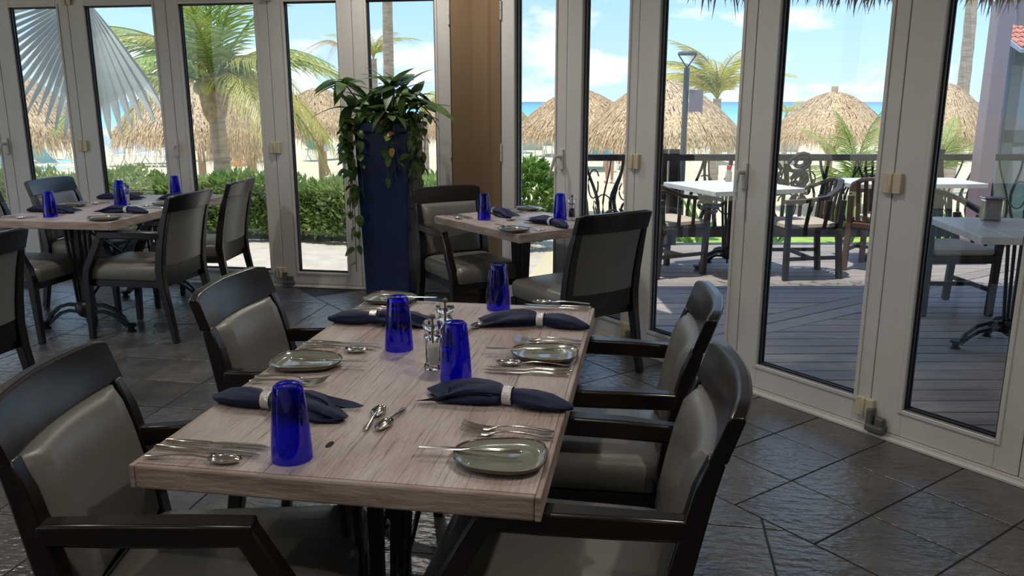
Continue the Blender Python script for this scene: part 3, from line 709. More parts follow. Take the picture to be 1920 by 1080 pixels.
def onT(T, x, y):
    a = T.rotation_euler.z; return T.location.x + x * math.cos(a) - y * math.sin(a), T.location.y + x * math.sin(a) + y * math.cos(a)
for (lx, ly, fa, wh, jt) in ((-.41, -.33, 0, 'at the near left place of the left table', 5), (-.41, .40, 0, 'at the far left place of the left table', 6), (.41, -.31, PI, 'at the near right place of the left table', 7), (.41, .385, PI, 'at the far right place of the left table', 8)):
    x, y = onT(TL, lx, ly); setting(x, y, fa + TL.rotation_euler.z, wh, gl, jt)
x, y = onT(TL, .0, .12); put('salt', x, y, 0, 'clear mill in the middle of the left table', gl)
for k, (tx, ty, an) in enumerate(((.02, -.22, 80), (.07, -.12, -100), (.06, .40, 75))):
    x, y = onT(TL, tx, ty); put('tea', x, y, R(an), ['teaspoon nearest the front of the left table', 'teaspoon pointing back along the left table', 'teaspoon at the window end of the left table'][k], gl)
gb = 'tableware on the small window table'
for (lx, ly, fa, wh, jt) in ((-.44, .02, 0, 'beside the planter chair', 9), (.44, 0, PI, 'in front of the armless window chair', 10)):
    x, y = onT(TB, lx, ly); setting(x, y, fa - PI / 4, wh, gb, jt)
x, y = onT(TB, .17, .26); put('pepper', x, y, 0, 'clear pepper mill beside the window on the small table', gb)
for k, (tx, ty, an) in enumerate(((-.02, -.02, 30), (.03, .03, -150))):
    x, y = onT(TB, tx, ty); put('tea', x, y, R(an), ['teaspoon in the middle of the small window table', 'teaspoon turned the other way on the small window table'][k], gb)

# ------------------------------------------------------------------ planter and its plants
PLX, PLY = -1.80, 5.52
o = thing('planter', 'tall tapered square blue glazed planter in the window corner', 'planter', (PLX, PLY, 0))
def sq(h, z): return [(-h, -h, z), (h, -h, z), (h, h, z), (-h, h, z)]
MB().loft([sq(.150, 0.001), sq(.155, .02), sq(.185, 1.24), sq(.198, 1.25), sq(.200, 1.31), sq(.178, 1.31), sq(.170, 1.22), sq(.05, 1.22)]).build('pot', M['potblue'], o, bevel=.006)
MB().loft([sq(.171, 1.222), sq(.169, 1.262), sq(.08, 1.285)]).build('soil', M['soil'], o)
def leafmesh(name, L, w, mt, curl=.25, heart=False, n=7):
    vs, fs = [], []
    for i in range(n + 1):
        u = i / n
        wd = w * (math.sin(PI * min(1, u * .96 + .04)) ** .75 * (1.25 - .5 * u)) if not heart else w * (1.25 * math.sqrt(max(0, u)) * (1 - u) ** .8 * 1.75 + .0)
        x = L * u; z = -curl * L * u * u
        vs += [(x, -wd, z + .12 * wd), (x, 0, z - .04 * w), (x, wd, z + .12 * wd)]
    for i in range(n):
        a = i * 3; fs += [(a, a + 3, a + 4, a + 1), (a + 1, a + 4, a + 5, a + 2)]
    return MB().add(vs, fs).mesh(name, mt, 60)
LF = [leafmesh('leaf', .22, .036, M['dracaena'], .35), leafmesh('leaf', .25, .040, M['dracaena'], .6), leafmesh('leaf', .19, .034, M['dracaena'], .2)]
LH = [leafmesh('leaf', .072, .026, M['pothos'], .3, True), leafmesh('leaf', .058, .022, M['pothos'], .5, True), leafmesh('leaf', .085, .031, M['pothos'], .4, True)]
LY = leafmesh('leaf', .06, .022, M['yellowleaf'], .4, True)
rnd = random.Random(5)
def leafat(me, parent, p, az, el, roll=0):
    l = link('leaf', me, parent, loc=p); l.rotation_euler = Euler((roll, -el, az), 'XYZ'); return l
def plant(name, label, x, y, z, heads):
    pl = thing(name, label, 'plant', (x, y, z), group='plants growing in the blue planter')
    for (bx, by, ex, ey, ez, n) in heads:
        MB().tube([(bx, by, 0), ((bx + ex) / 2 + .01, (by + ey) / 2, ez * .55), (ex, ey, ez)], [.007, .006, .004], 6).build('stem', M['vine'], pl, smooth=50)
        for k in range(n):
            az = 2 * PI * k / n * 1.9 + rnd.uniform(-.3, .3); el = rnd.uniform(-.45, .95)
            leafat(rnd.choice(LF), pl, (ex, ey, ez - .03 + .04 * k / n), az, el, rnd.uniform(-.4, .4))
    return pl
plant('leafy_houseplant', 'upright broad-leaved plant rising from the middle of the blue planter', PLX, PLY, 1.28, [(0, 0, .02, -.02, .27, 13), (.05, .02, .12, 0, .27, 11), (-.03, -.05, -.08, -.08, .14, 9), (.08, -.06, .18, -.05, .20, 10), (-.02, .06, .02, .08, .20, 9), (.06, -.1, .07, -.14, .12, 9), (.1, .05, .24, .02, .16, 8)])
plant('leafy_houseplant', 'broad-leaved sprig leaning out left over the blue planter rim', PLX, PLY, 1.28, [(-.10, -.08, -.27, -.12, .30, 10), (-.1, -.1, -.22, -.15, .14, 7)])
po = thing('trailing_pothos', 'pothos vines trailing down the sides of the blue planter', 'plant', (PLX, PLY, 1.28), group='plants growing in the blue planter')
def vine(pts, n, yel=0):
    MB().tube(pts, .0028, 5).build('vine_stem', M['vine'], po, smooth=50)
    pts = [Vector(p) for p in pts]; seg = len(pts) - 1
    for k in range(n):
        u = (k + .5) / n * seg; i = min(int(u), seg - 1); p = pts[i].lerp(pts[i + 1], u - i)
        az = -PI / 2 + rnd.uniform(-1.9, 1.9)
        leafat(LY if rnd.random() < yel else rnd.choice(LH), po, p + Vector((rnd.uniform(-.012, .012), -.006, rnd.uniform(-.01, .01))), az, rnd.uniform(-1.2, .1), rnd.uniform(-.5, .5))
for i in range(9):   # left edge
    x = -.20 - rnd.uniform(0, .075); y = -.15 - rnd.uniform(0, .12); L = [.30, .45, .55, .72, .85, .62, .98, .5, .38][i]
    vine([(-.12, -.12, .02), (x * .95, y, .06), (x - .01, y - .01, -.08), (x + .01 + .04 * L, y - .01, -.5 * L), (x - .005 + .05 * L, y - .01, -L)], int(6 + 12 * L))
for i in range(6):   # front
    x = rnd.uniform(-.16, .17); L = [.22, .12, .35, .18, .42, .28][i]
    vine([(x * .8, -.1, .02), (x, -.205, .055), (x + .01, -.222, -.06), (x + rnd.uniform(-.04, .04), -.214, -.06 - L)], int(4 + 10 * L), .15)
for i in range(7):   # right
    y = rnd.uniform(-.19, .17); L = [.28, .42, .5, .62, .33, .20, .74][i]
    vine([(.1, y * .8, .02), (.205, y, .06), (.225, y - .01, -.05), (.218, y, -.5 * L), (.205, y - .01, -L)], int(5 + 10 * L))
vine([(.12, -.05, .02), (.22, -.10, .10), (.30, -.14, .10), (.37, -.15, .06)], 6)
for i in range(20): # crown of pothos around the rim
    a = rnd.uniform(0, 2 * PI); vine([(.08 * math.cos(a), .08 * math.sin(a), .01), (.16 * math.cos(a), .16 * math.sin(a), .10), (.23 * math.cos(a), .23 * math.sin(a), .07)], 6, .05)
# ------------------------------------------------------------------ outside: ground, sea
ZS = -1.0
o = MB().b2((-150, -60, ZS - .4), (170, 66, ZS)).build('beach_sand', M['sand']); tag(o, 'wide pale sand beach sloping to the sea', 'beach', kind='structure')
o = MB().add([(-4000, 0, 0), (4000, 0, 0), (4000, 4500, 0), (-4000, 4500, 0)], [(0, 1, 2, 3)]).build('sea', M['sea'], loc=(0, 66, ZS + .06)); tag(o, 'calm turquoise sea reaching to the horizon', 'sea', kind='structure')
o = MB().b2((-9.5, YL + .14, ZS), (-1.0, 9.3, -.02)).build('path', M['path']); tag(o, 'pale paved path outside the straight row of doors', 'path', kind='structure')
o = MB().prism([(-1.0, 5.7), (-.3, 5.2), (-.25, 8.6), (-1.0, 8.6)], ZS, -.02).build('sandy_verge', M['sand']); tag(o, 'sandy strip between the path and the wooden deck', 'ground', kind='structure')

# deck: boards run across the view, a doubled diagonal board cuts through
DA = R(10.2); dca, dsa = math.cos(DA), math.sin(DA)
def dk(a, b): return (a * dca - b * dsa, a * dsa + b * dca)
def kd(x, y): return (x * dca + y * dsa, -x * dsa + y * dca)
DB1 = 8.44
A0 = 0.98
base = [dk(A0, 2.0), dk(9.5, -3), dk(9.5, DB1), dk(A0, DB1)]
base = clip(base, -1, -1, -(SR + .14 * 1.414 + .02))
deck = MB().prism(base, -.2, -.032).build('deck', M['joist']); tag(deck, 'weathered brown plank deck outside the slanted doors', 'deck', kind='structure')
u1 = kd(.737, 5.39); u2 = kd(1.571, 6.163); du = Vector((u2[0] - u1[0], u2[1] - u1[1])).normalized(); nn = Vector((-du.y, du.x)); dmid = nn.x * u1[0] + nn.y * u1[1]
WD = .155
def plank_piece(poly):
    p = [dk(*q) for q in poly]; p = clip(p, -1, -1, -(SR + .10 * 1.414)) if p else p
    if len(p) < 3 or area(p) < .003: return
    cx = sum(q[0] for q in p) / len(p); cy = sum(q[1] for q in p) / len(p)
    ob = MB().prism([kd(q[0] - cx, q[1] - cy) for q in p], -.03, 0).build('plank', M['plank'], deck, bevel=.003, seg=1, loc=(cx, cy, random.uniform(-.001, .001))); ob.rotation_euler = (0, 0, DA)
k = 0; b = DB1 - WD
while b > -1.0:
    q = [(A0, b + .007), (9.4, b + .007), (9.4, b + WD - .007), (A0, b + WD - .007)]
    up = clip(q, -nn.x, -nn.y, -(dmid + WD)); lo = clip(q, nn.x, nn.y, dmid - WD)
    if len(up) > 2: plank_piece(up)
    if len(lo) > 2: plank_piece(lo)
    b -= WD
for s in (0, 1):
    q = []
    for L, w_ in ((-3, s * WD - WD + .007), (9, s * WD - WD + .007), (9, s * WD - .007), (-3, s * WD - .007)):
        q.append((u1[0] + du.x * L + nn.x * w_, u1[1] + du.y * L + nn.y * w_))
    for c in ((0, 1, DB1), (-1, 0, -A0), (1, 0, 9.4)):
        if q: q = clip(q, *c)
    plank_piece(q)

# railing with wrought iron branches --------------------------------------
ra = thing('deck_railing', 'black railing with wrought iron branches and butterflies along the deck edge', 'railing')
RBk = DB1 - .12
def dp(a, b, z): x, y = dk(a, b); return (x, y, z)
MB().bar([dp(A0 - .2, RBk, .895), dp(8.6, RBk, .895)], .09, .065).build('top_rail', M['rail'], ra, bevel=.006)
MB().bar([dp(A0 - .2, RBk, .135), dp(8.6, RBk, .135)], .07, .11).build('bottom_rail', M['rail'], ra, bevel=.006)
for a, wd in ((.76, .10), (1.61, .10), (1.73, .10), (4.4, .12), (6.6, .12), (8.5, .12)):
    MB().bar([dp(a, RBk, -.18 if a > .9 else ZS), dp(a, RBk, .98)], wd, wd, up=(-dsa, dca, 0)).build('post', M['rail'], ra, bevel=.005)
rnd = random.Random(21)
def branch(a, lean, curl, r=.011):
    pts = []; z0, z1 = .18, .87
    for i in range(9):
        u = i / 8; pts.append(dp(a + lean * u + curl * math.sin(u * PI * 1.5), RBk + .02 * math.sin(u * 5 + a * 9), z0 + (z1 - z0) * u))
    MB().tube(pts, [r * 1.3 - r * .5 * i / 8 for i in range(9)], 6).build('iron_branch', M['rail'], ra, smooth=50)
a = .86
while a < 8.3:
    if abs(a - 1.67) > .13: branch(a, rnd.uniform(-.14, .14), rnd.uniform(-.07, .07), rnd.uniform(.009, .019))
    a += rnd.uniform(.065, .13)
def loop(a, z, rx, rz, ph=0, r=.007, turn=1.0):
    pts = [dp(a + rx * math.cos(ph + turn * 2 * PI * i / 16) * (1 - .25 * i / 16), RBk - .01, z + rz * math.sin(ph + turn * 2 * PI * i / 16) * (1 - .2 * i / 16)) for i in range(17)]
    MB().tube(pts, r, 6).build('iron_scroll', M['rail'], ra, smooth=50)
for a, z, rx, rz in ((.92, .62, .06, .16), (1.02, .40, .10, .14), (1.25, .55, .07, .1), (1.45, .7, .09, .07), (2.05, .62, .10, .12), (2.3, .45, .12, .15), (2.9, .40, .12, .16), (3.1, .68, .09, .09), (3.4, .5, .1, .14), (3.75, .62, .1, .1), (4.1, .5, .1, .14), (4.8, .55, .12, .12), (5.3, .5, .1, .15)): loop(a, z, rx, rz, rnd.uniform(0, 6), .008, rnd.uniform(.8, 1.3))
def butterfly(a, z, s, tilt=0):
    mbw = MB()
    for sg in (-1, 1):
        for (ex, ez, rx, rz) in ((.10, .06, .075, .055), (.08, -.05, .055, .05), (.11, .06, .04, .028), (.08, -.045, .03, .026)):
            pts = []
            for i in range(13):
                t_ = 2 * PI * i / 12; X = sg * (ex + rx * math.cos(t_)) * s; Z = (ez + rz * math.sin(t_) + .3 * (ex + rx * math.cos(t_)) * .5) * s
                X2 = X * math.cos(tilt) - Z * math.sin(tilt); Z2 = X * math.sin(tilt) + Z * math.cos(tilt); pts.append(dp(a + X2, RBk - .03 - .10 * abs(X), z + Z2))
            mbw.tube(pts, .015 * s, 6)
    mbw.tube([dp(a + .06 * math.sin(tilt), RBk - .03, z - .08 * s), dp(a - .05 * math.sin(tilt), RBk - .03, z + .09 * s)], .018 * s, 8)
    mbw.build('iron_butterfly', M['rail'], ra, smooth=50)
butterfly(2.88, .70, 1.5, .25); butterfly(2.55, .70, 1.1, -.6); butterfly(1.22, .30, .9, .5); butterfly(3.05, .52, .7, 1.2); butterfly(4.05, .45, .9, .3); butterfly(2.1, .42, .8, -.4)

# deck furniture ------------------------------------------------------------
def deck_chair(mt):
    o = thing('deck_armchair', 'x', 'chair')
    for s in (-1, 1):
        MB().bar([(.22, s * .23, 0), (.23, s * .235, .42), (.235, s * .245, .64)], .045, .045, up=(1, 0, .1)).build('leg', mt, o, bevel=.006)
        MB().bar([(-.27, s * .19, 0), (-.23, s * .19, .42), (-.25, s * .19, .66)], .045, .045, up=(1, 0, .1)).build('leg', mt, o, bevel=.006)
        MB().bar([(-.24, s * .19, .18), (.22, s * .23, .18)], .02, .03).build('stretcher', mt, o)
    MB().bar([(0, -.21, .18), (0, .21, .18)], .02, .03).build('stretcher', mt, o)
    MB().b2((-.24, -.235, .37), (.25, .235, .425)).build('seat_frame', mt, o, bevel=.01)
    MB().loft([[(x, y, z) for x, y in rrect(-.22 + i, .25 - i, .23 - i, .2 - i, .05)] for z, i in ((.427, .01), (.44, 0), (.465, .005), (.475, .03))]).build('cushion', M['cushion'], o, smooth=40)
    arc = [(.28, -.255, .655), (.10, -.27, .665), (-.08, -.255, .69), (-.20, -.19, .75), (-.27, -.09, .80), (-.285, 0, .81), (-.27, .09, .80), (-.20, .19, .75), (-.08, .255, .69), (.10, .27, .665), (.28, .255, .655)]
    MB().bar(arc, .05, .032).build('arm_bow', mt, o, bevel=.006)
    for k in range(5):
        y = -.13 + .065 * k; MB().bar([(-.225, y * .95, .41), (-.235, y, .6), (-.272 + .25 * y * y, y, .79)], .034, .012, up=(1, 0, .2)).build('slat', mt, o)
    for s in (-1, 1):
        for x in (-.08, .08): MB().bar([(x, s * .225, .41), (x - .02, s * .258, .66)], .03, .012, up=(0, 1, 0)).build('slat', mt, o)
    return o
dc1 = deck_chair(M['dwood']); dc2 = deck_chair(M['dwood2'])
def place_dc(pr, xy, rz, lab, fst):
    c = pr if fst else copy_tree(pr)
    c.location = (xy[0], xy[1], .0015); c.rotation_euler = (0, 0, rz); tag(c, lab, 'chair', 'deck armchairs'); return c
place_dc(dc1, (.16, 7.06), R(41), 'dark slatted deck armchair left of the pale deck table with red-capped bottles', True)
place_dc(dc1, (1.28, 7.14), R(196), 'dark slatted deck armchair standing right of the first deck table', False)
place_dc(dc1, (2.08, 6.10), R(-80), 'dark slatted deck armchair behind the nearest deck table', False)
place_dc(dc2, (2.02, 7.52), R(55), 'brown slatted deck armchair cut off by the wide door frame', True)
place_dc(dc1, (2.95, 5.35), R(180), 'dark slatted deck armchair on the far side of the nearest deck table', False)
def deck_table(xy, rz, lab, sx=.80, sy=.80):
    o = thing('deck_table', lab, 'table', (xy[0], xy[1], .001), rz, 'pale topped deck tables')
    nb = 5
    for i in range(nb): MB().b2((-sx / 2 + i * sx / nb + .0005, -sy / 2, .70), (-sx / 2 + (i + 1) * sx / nb - .0005, sy / 2, .74)).build('plank', M['dtop'], o, bevel=.003, seg=1)
    pedestal(o, 0, True)
    return o
deck_table((.70, 7.30), R(28), 'pale topped deck table seen through the door with the lamp post', .86, .86)
deck_table((2.30, 7.97), R(11), 'long pale topped deck table beside the railing', 1.2, .6)
deck_table((2.15, 5.08), R(2), 'nearest pale plank deck table at the right picture edge')
def bottle(xy, z, lab, cap=True):
    o = thing('sauce_bottle', lab, 'bottle', (xy[0], xy[1], z), group='bottles on the deck tables')
    MB().lathe([(.004, 0), (.028, 0), (.030, .01), (.028, .08), (.02, .10), (.02, .11)], 14).build('body', M['jar'], o, smooth=40)
    MB().lathe([(.021, .108), (.022, .112), (.022, .14), (.018, .145)], 14).build('cap', M['red'] if cap else M['steel'], o, smooth=40)
bottle((.70, 7.62), .742, 'left red-capped bottle on the first deck table'); bottle((.78, 7.62), .742, 'right red-capped bottle on the first deck table')
bottle((2.28, 8.06), .742, 'left red-capped bottle on the far deck table'); bottle((2.35, 8.07), .742, 'right red-capped bottle on the far deck table')
o = thing('napkin_dispenser', 'chrome napkin dispenser on the nearest deck table', 'dispenser', (2.06, 5.36, .742))
MB().b2((-.055, -.04, 0), (.055, .04, .13)).build('body', M['steel'], o, bevel=.012); MB().b2((-.035, -.042, .02), (.035, -.0405, .11)).build('front_plate', M['jar'], o); MB().b2((-.06, -.045, .131), (.06, .045, .14)).build('lid', M['steel'], o, bevel=.003)

# thatched eave over the deck -------------------------------------------------
rnd = random.Random(3)
er = thing('deck_roof', 'shaggy thatched eave hanging over the deck', 'roof', kind='structure')
EB = 6.12
def roof_z(a, b): return 2.33 + (EB - b) * .17
rp_ = [(.72, EB), (9.5, EB), (9.5, -4.5), (.72, -4.5)]
rp_ = [kd(*q) for q in clip([dk(*q) for q in rp_], -1, -1, -(SR + .16 * 1.414))]
n_ = len(rp_)
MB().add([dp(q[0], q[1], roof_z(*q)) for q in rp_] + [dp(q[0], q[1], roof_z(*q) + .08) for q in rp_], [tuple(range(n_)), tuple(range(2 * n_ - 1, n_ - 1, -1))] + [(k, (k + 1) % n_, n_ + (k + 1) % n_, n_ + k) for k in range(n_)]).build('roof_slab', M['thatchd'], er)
th = MB()
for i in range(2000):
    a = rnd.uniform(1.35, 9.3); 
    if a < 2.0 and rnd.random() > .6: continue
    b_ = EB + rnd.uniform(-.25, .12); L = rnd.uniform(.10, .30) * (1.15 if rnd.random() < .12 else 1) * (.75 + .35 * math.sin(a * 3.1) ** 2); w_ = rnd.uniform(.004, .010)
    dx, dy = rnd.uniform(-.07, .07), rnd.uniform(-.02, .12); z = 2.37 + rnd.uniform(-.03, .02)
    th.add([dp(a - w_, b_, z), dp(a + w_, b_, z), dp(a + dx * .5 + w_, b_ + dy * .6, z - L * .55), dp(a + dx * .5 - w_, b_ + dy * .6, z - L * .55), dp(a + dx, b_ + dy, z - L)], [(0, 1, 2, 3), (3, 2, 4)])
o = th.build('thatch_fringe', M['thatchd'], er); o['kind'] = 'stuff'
MB().bar([dp(.8, EB - .12, 2.30), dp(9.4, EB - .12, 2.30)], .08, .07).build('eave_beam', M['dwood'], er)
o = thing('deck_column', 'square mauve column holding the deck roof at the right', 'column', dp(4.72, 8.02, 0), DA)
MB().b2((-.075, -.075, 0), (.075, .075, 2.38)).build('shaft', M['mauve'], o, bevel=.01); MB().b2((-.10, -.10, .001), (.10, .10, .12)).build('plinth', M['mauve'], o, bevel=.01)

# solid stand-in for a building reflected in the rightmost glass pane -----------------------------------------
wg = thing('reflection_wing', 'lilac grey stand-in for a reflected building with mullioned windows and red tile roof', 'building', dp(6.62, 9.6, 0), DA)
MB().b2((-.95, 0, ZS), (4, .2, 3.6)).build('wall', M['wing'], wg)
for i, (x0, x1) in enumerate(((-.8, .35), (.55, 1.7), (1.9, 3.0))):
    f = MB()
    for a, b in (((x0, -.05, .1), (x0 + .12, -.001, 3.5)), ((x1 - .12, -.05, .1), (x1, -.001, 3.5)), ((x0, -.05, .98), (x1, -.001, 1.12)), ((x0, -.05, 1.85), (x1, -.001, 2.0)), ((x0, -.05, 2.9), (x1, -.001, 3.05)), (((x0 + x1) / 2 - .05, -.05, .1), ((x0 + x1) / 2 + .05, -.001, 3.5))): f.b2(a, b)
    fo = f.build('window_frame', M['wingframe'], wg); MB().b2((x0 + .1, -.02, .1), (x1 - .1, -.012, 3.5)).build('pane', M['pane'], fo)
rt = MB()
for i in range(66):
    for j in range(5):
        x = -1.0 + i * .075; y0 = -.55 + j * .11; z0 = 2.02 + j * .055
        rt.loft([[(x + .034 * math.cos(q), yy, zz + .022 * math.sin(q)) for q in (0, .8, 1.57, 2.35, PI)] for yy, zz in ((y0, z0), (y0 + .125, z0 + .05))], closed=False, cap=False)
rt.build('roof_tiles', M['rooftile'], wg)['kind'] = 'stuff'
MB().add([(-1.05, -.56, 2.0), (4, -.56, 2.0), (4, 0, 2.28), (-1.05, 0, 2.28), (-1.05, -.56, 1.96), (4, -.56, 1.96), (4, 0, 2.2), (-1.05, 0, 2.2)], [(0, 1, 2, 3), (4, 7, 6, 5), (0, 4, 5, 1), (2, 6, 7, 3), (0, 3, 7, 4), (1, 5, 6, 2)]).build('roof_board', M['wing'], wg)

# lamp post beyond the railing ---------------------------------------------------
p = at(1280, 300, 9.4); o = thing('lamp_post', 'slim grey lamp post with a triangular lamp head beyond the railing', 'lamp', (p.x, p.y, ZS))
hz = at(1284, 127, 9.4).z - ZS
MB().tube([(0, 0, 0), (0, 0, hz)], [.04, .032], 10).build('pole', M['lamp'], o, smooth=50)
for s in (-1, 1): MB().tube([(0, 0, hz), (s * .095, 0, hz + .135)], .008, 6).build('strut', M['lamp'], o, smooth=50)
MB().lathe([(.02, hz + .135), (.105, hz + .135), (.11, hz + .15), (.10, hz + .17), (.03, hz + .18)], 20).build('lamp_head', M['lamp'], o, smooth=40)
MB().b2((.04, -.05, hz - .48), (.19, .05, hz - .24)).build('control_box', M['mauve'], o)

# hedge and shrubs --------------------------------------------------------------------
def leafcloud(n, shape, Lr, seed):
    r_ = random.Random(seed); b = MB()
    for i in range(n):
        p, nrm = shape(r_)
        d = (Vector(nrm) + Vector((r_.gauss(0, .6), r_.gauss(0, .6), r_.gauss(.25, .5)))).normalized(); L = r_.uniform(*Lr)
        sd_ = d.cross(Vector((r_.gauss(0, 1), r_.gauss(0, 1), r_.gauss(0, 1)))).normalized() * L * .2; mid = Vector(p) + d * L * .5; nn_ = d.cross(sd_).normalized() * L * .08
        b.add([p, mid + sd_ + nn_, Vector(p) + d * L, mid - sd_ + nn_], [(0, 1, 2), (0, 2, 3)])
    return b
def hedge(x0, x1, y0, y1, h, n, lab, seed):
    o = thing('hedge', lab, 'hedge', ((x0 + x1) / 2, (y0 + y1) / 2, -.02))
    wx, wy = (x1 - x0) / 2, (y1 - y0) / 2
    def shp(r_):
        x = r_.uniform(-wx, wx); k = r_.random(); hh = h * (1 + .07 * math.sin(x * 4.1 + seed) + .05 * math.sin(x * 9.7))
        if k < .58: return (x, -wy + r_.uniform(0, .10) + .05 * math.sin(x * 6), r_.uniform(.08, hh)), (0, -1, .3)
        if k < .92: return (x, r_.uniform(-wy, wy), hh + r_.uniform(-.07, .02)), (0, -.3, 1)
        return (r_.choice((-wx, wx)), r_.uniform(-wy, wy), r_.uniform(.1, hh)), (0, -.3, .5)
    f = leafcloud(n, shp, (.05, .11), seed).build('foliage', M['hedge'], o); f['kind'] = 'stuff'
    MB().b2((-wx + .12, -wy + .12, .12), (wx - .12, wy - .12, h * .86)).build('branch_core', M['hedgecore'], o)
    for k in range(int((x1 - x0) * 3)):
        x = -wx + .15 + k / 3; MB().tube([(x, -wy + .2, 0), (x + .05, -wy + .18, .2)], .012, 5).build('stem', M['vine'], o)
hedge(-9.2, -3.05, 8.05, 8.95, .60, 16000, 'long clipped green hedge beyond the path', 1)
hedge(-2.85, -2.15, 8.05, 8.9, .58, 3600, 'short piece of hedge seen to the right of the blue planter', 2)
def shrub(px, D, zb, h, r, n, lab, seed, mt='shrub'):
    p = at(px, 400, D); o = thing('shrub', lab, 'shrub', (p.x, p.y, zb), group='garden shrubs')
    def shp(r_):
        a = r_.uniform(0, 2 * PI); u = r_.random() ** .6; z = r_.uniform(.08, 1); rr = r * math.sqrt(max(.05, 1 - (2 * z - 1.0) ** 2 * .8)) * (.55 + .45 * u)
        return (rr * math.cos(a), rr * math.sin(a), z * h), (math.cos(a), math.sin(a), .5)
    f = leafcloud(n, shp, (.06, .13), seed).build('foliage', M[mt], o); f['kind'] = 'stuff'
    for k in range(5): MB().tube([(0, 0, 0), (r * .3 * math.cos(k * 1.3), r * .3 * math.sin(k * 1.3), h * .6)], [.015, .006], 5).build('stem', M['vine'], o)
shrub(985, 8.3, -.02, .87, .30, 2000, 'leafy green shrub outside the door next to the corner pier', 4)
o = MB().prism([dp(A0, DB1 + .02, 0)[:2], dp(9, DB1 + .02, 0)[:2], dp(9, 10.2, 0)[:2], dp(A0, 10.2, 0)[:2]], ZS, -.15).build('lawn_strip', M['grass']); tag(o, 'strip of bright lawn beyond the deck railing', 'lawn', kind='structure')

# palms -----------------------------------------------------------------------------------
def frond_mesh(L, droop, nl, leafL, mt, seed, hang=.6, w=.018):
    r_ = random.Random(seed); b = MB(); pts = []
    for i in range(15):
        u = i / 14; pts.append(Vector((L * u * (1 - .22 * droop * u), 0, L * (.30 * u - droop * u * u))))
    b.tube(pts, [.022 * (1 - .85 * i / 14) + .003 for i in range(15)], 5)
    for i in range(nl):
        u = .10 + .9 * i / nl; q = u * 14; k = min(int(q), 13); p = pts[k].lerp(pts[k + 1], q - k); t_ = (pts[k + 1] - pts[k]).normalized()
        ll = leafL * (math.sin(PI * (u * .82 + .14)) ** .6)
        for s in (-1, 1):
            d = (t_ * (.55 + .4 * u) + Vector((0, s, 0)) * (.9 - .35 * u) + Vector((r_.gauss(0, .07), r_.gauss(0, .05), r_.gauss(0, .07)))).normalized(); l2 = ll * r_.uniform(.85, 1.1)
            m1 = p + d * l2 * .5 + Vector((0, 0, -hang * l2 * .18)); m2 = p + d * l2 * .9 + Vector((0, 0, -hang * l2 * .62)); wv = t_ * w
            b.add([p - wv * .6, p + wv * .6, m1 + wv, m1 - wv, m2], [(0, 1, 2, 3), (3, 2, 4)])
    return b.mesh('frond', mt)
FR = [frond_mesh(2.6, .35, 44, .62, M['palm'], 1), frond_mesh(2.4, .62, 44, .60, M['palm'], 2, .8), frond_mesh(2.2, .85, 40, .55, M['palmy'], 3, .9)]
FRD = [frond_mesh(2.2, 1.1, 36, .5, M['palmdry'], 4, 1.0)]
def palm(label, base, top, r0, fronds, trunk_bend=(0, 0), fibre=0, meshes=FR, scale=1.0, coco=0, name='coconut_palm'):
    o = thing(name, label, 'palm tree', base); T = Vector(top) - Vector(base)
    pts, rs = [], []
    for i in range(22):
        u = i / 21; pts.append((T.x * u + trunk_bend[0] * math.sin(PI * u), T.y * u + trunk_bend[1] * math.sin(PI * u), T.z * u)); rs.append(r0 * (1.15 - .3 * u) * (1 + .06 * (i % 2)))
    MB().tube(pts, rs, 12).build('trunk', M['trunk'], o, smooth=50)
    if fibre: MB().lathe([(r0 * .9, -fibre), (r0 * 1.35, -fibre * .8), (r0 * 1.7, -fibre * .3), (r0 * 1.6, 0), (r0 * .9, .18)], 14, c=tuple(T)).build('fibre_sheath', M['fibre'], o, smooth=50)
    for az, el, k in fronds:
        f = link('frond', meshes[k], o, loc=tuple(T)); f.rotation_euler = Euler((0, -R(el), R(az)), 'XYZ'); f.scale = (scale,) * 3
    for k in range(coco):
        a = k * 2.4; MB().lathe([(.01, -.10), (.07, -.06), (.085, 0), (.06, .07), (.01, .10)], 12).build('coconut', M['coconut'], o, smooth=60, loc=(T.x + .22 * math.cos(a), T.y + .22 * math.sin(a), T.z - .05))
    return o
p = at(400, 165, 12.5); b_ = (p.x + .1, p.y, ZS)
palm('short coconut palm with a full drooping crown behind the hedge', b_, (p.x, p.y, p.z + .05), .125, [(0, 20, 1), (25, 48, 0), (60, 30, 1), (95, 60, 0), (130, 35, 1), (165, 15, 2), (200, 40, 1), (235, 62, 0), (262, 20, 1), (290, 42, 1), (320, 10, 2), (345, 60, 0), (15, -5, 2), (185, 65, 0), (270, 80, 0), (215, 5, 1), (310, 70, 0), (150, 60, 0), (45, 5, 2), (5, 35, 2), (330, 30, 2), (350, 12, 2), (250, 45, 2), (195, 25, 2), (280, 62, 1), (225, 30, 1)], fibre=.55, coco=6)
p = at(725, -70, 24); palm('tall ringed palm trunk seen above the planter', (p.x - .1, p.y, ZS), tuple(p), .15, [(0, 10, 1), (60, 20, 0), (120, 10, 1), (180, 15, 1), (240, 30, 0), (300, 10, 1)], scale=1.1)
p = at(700, 110, 27); palm('yellowing palm behind the tall trunk above the planter', (p.x, p.y, ZS), tuple(p), .12, [(0, 55, 2), (70, 60, 2), (140, 55, 2), (200, 60, 2), (270, 65, 1), (320, 60, 2), (170, 80, 2)], meshes=[FR[2], FR[2], FR[2]], scale=.75)
p = at(640, 90, 31); palm('dry brown palm crown left of the tall trunk', (p.x + .2, p.y, ZS), tuple(p), .10, [(0, 30, 0), (90, 20, 0), (180, 35, 0), (270, 25, 0), (225, 40, 0)], meshes=FRD, scale=.6)
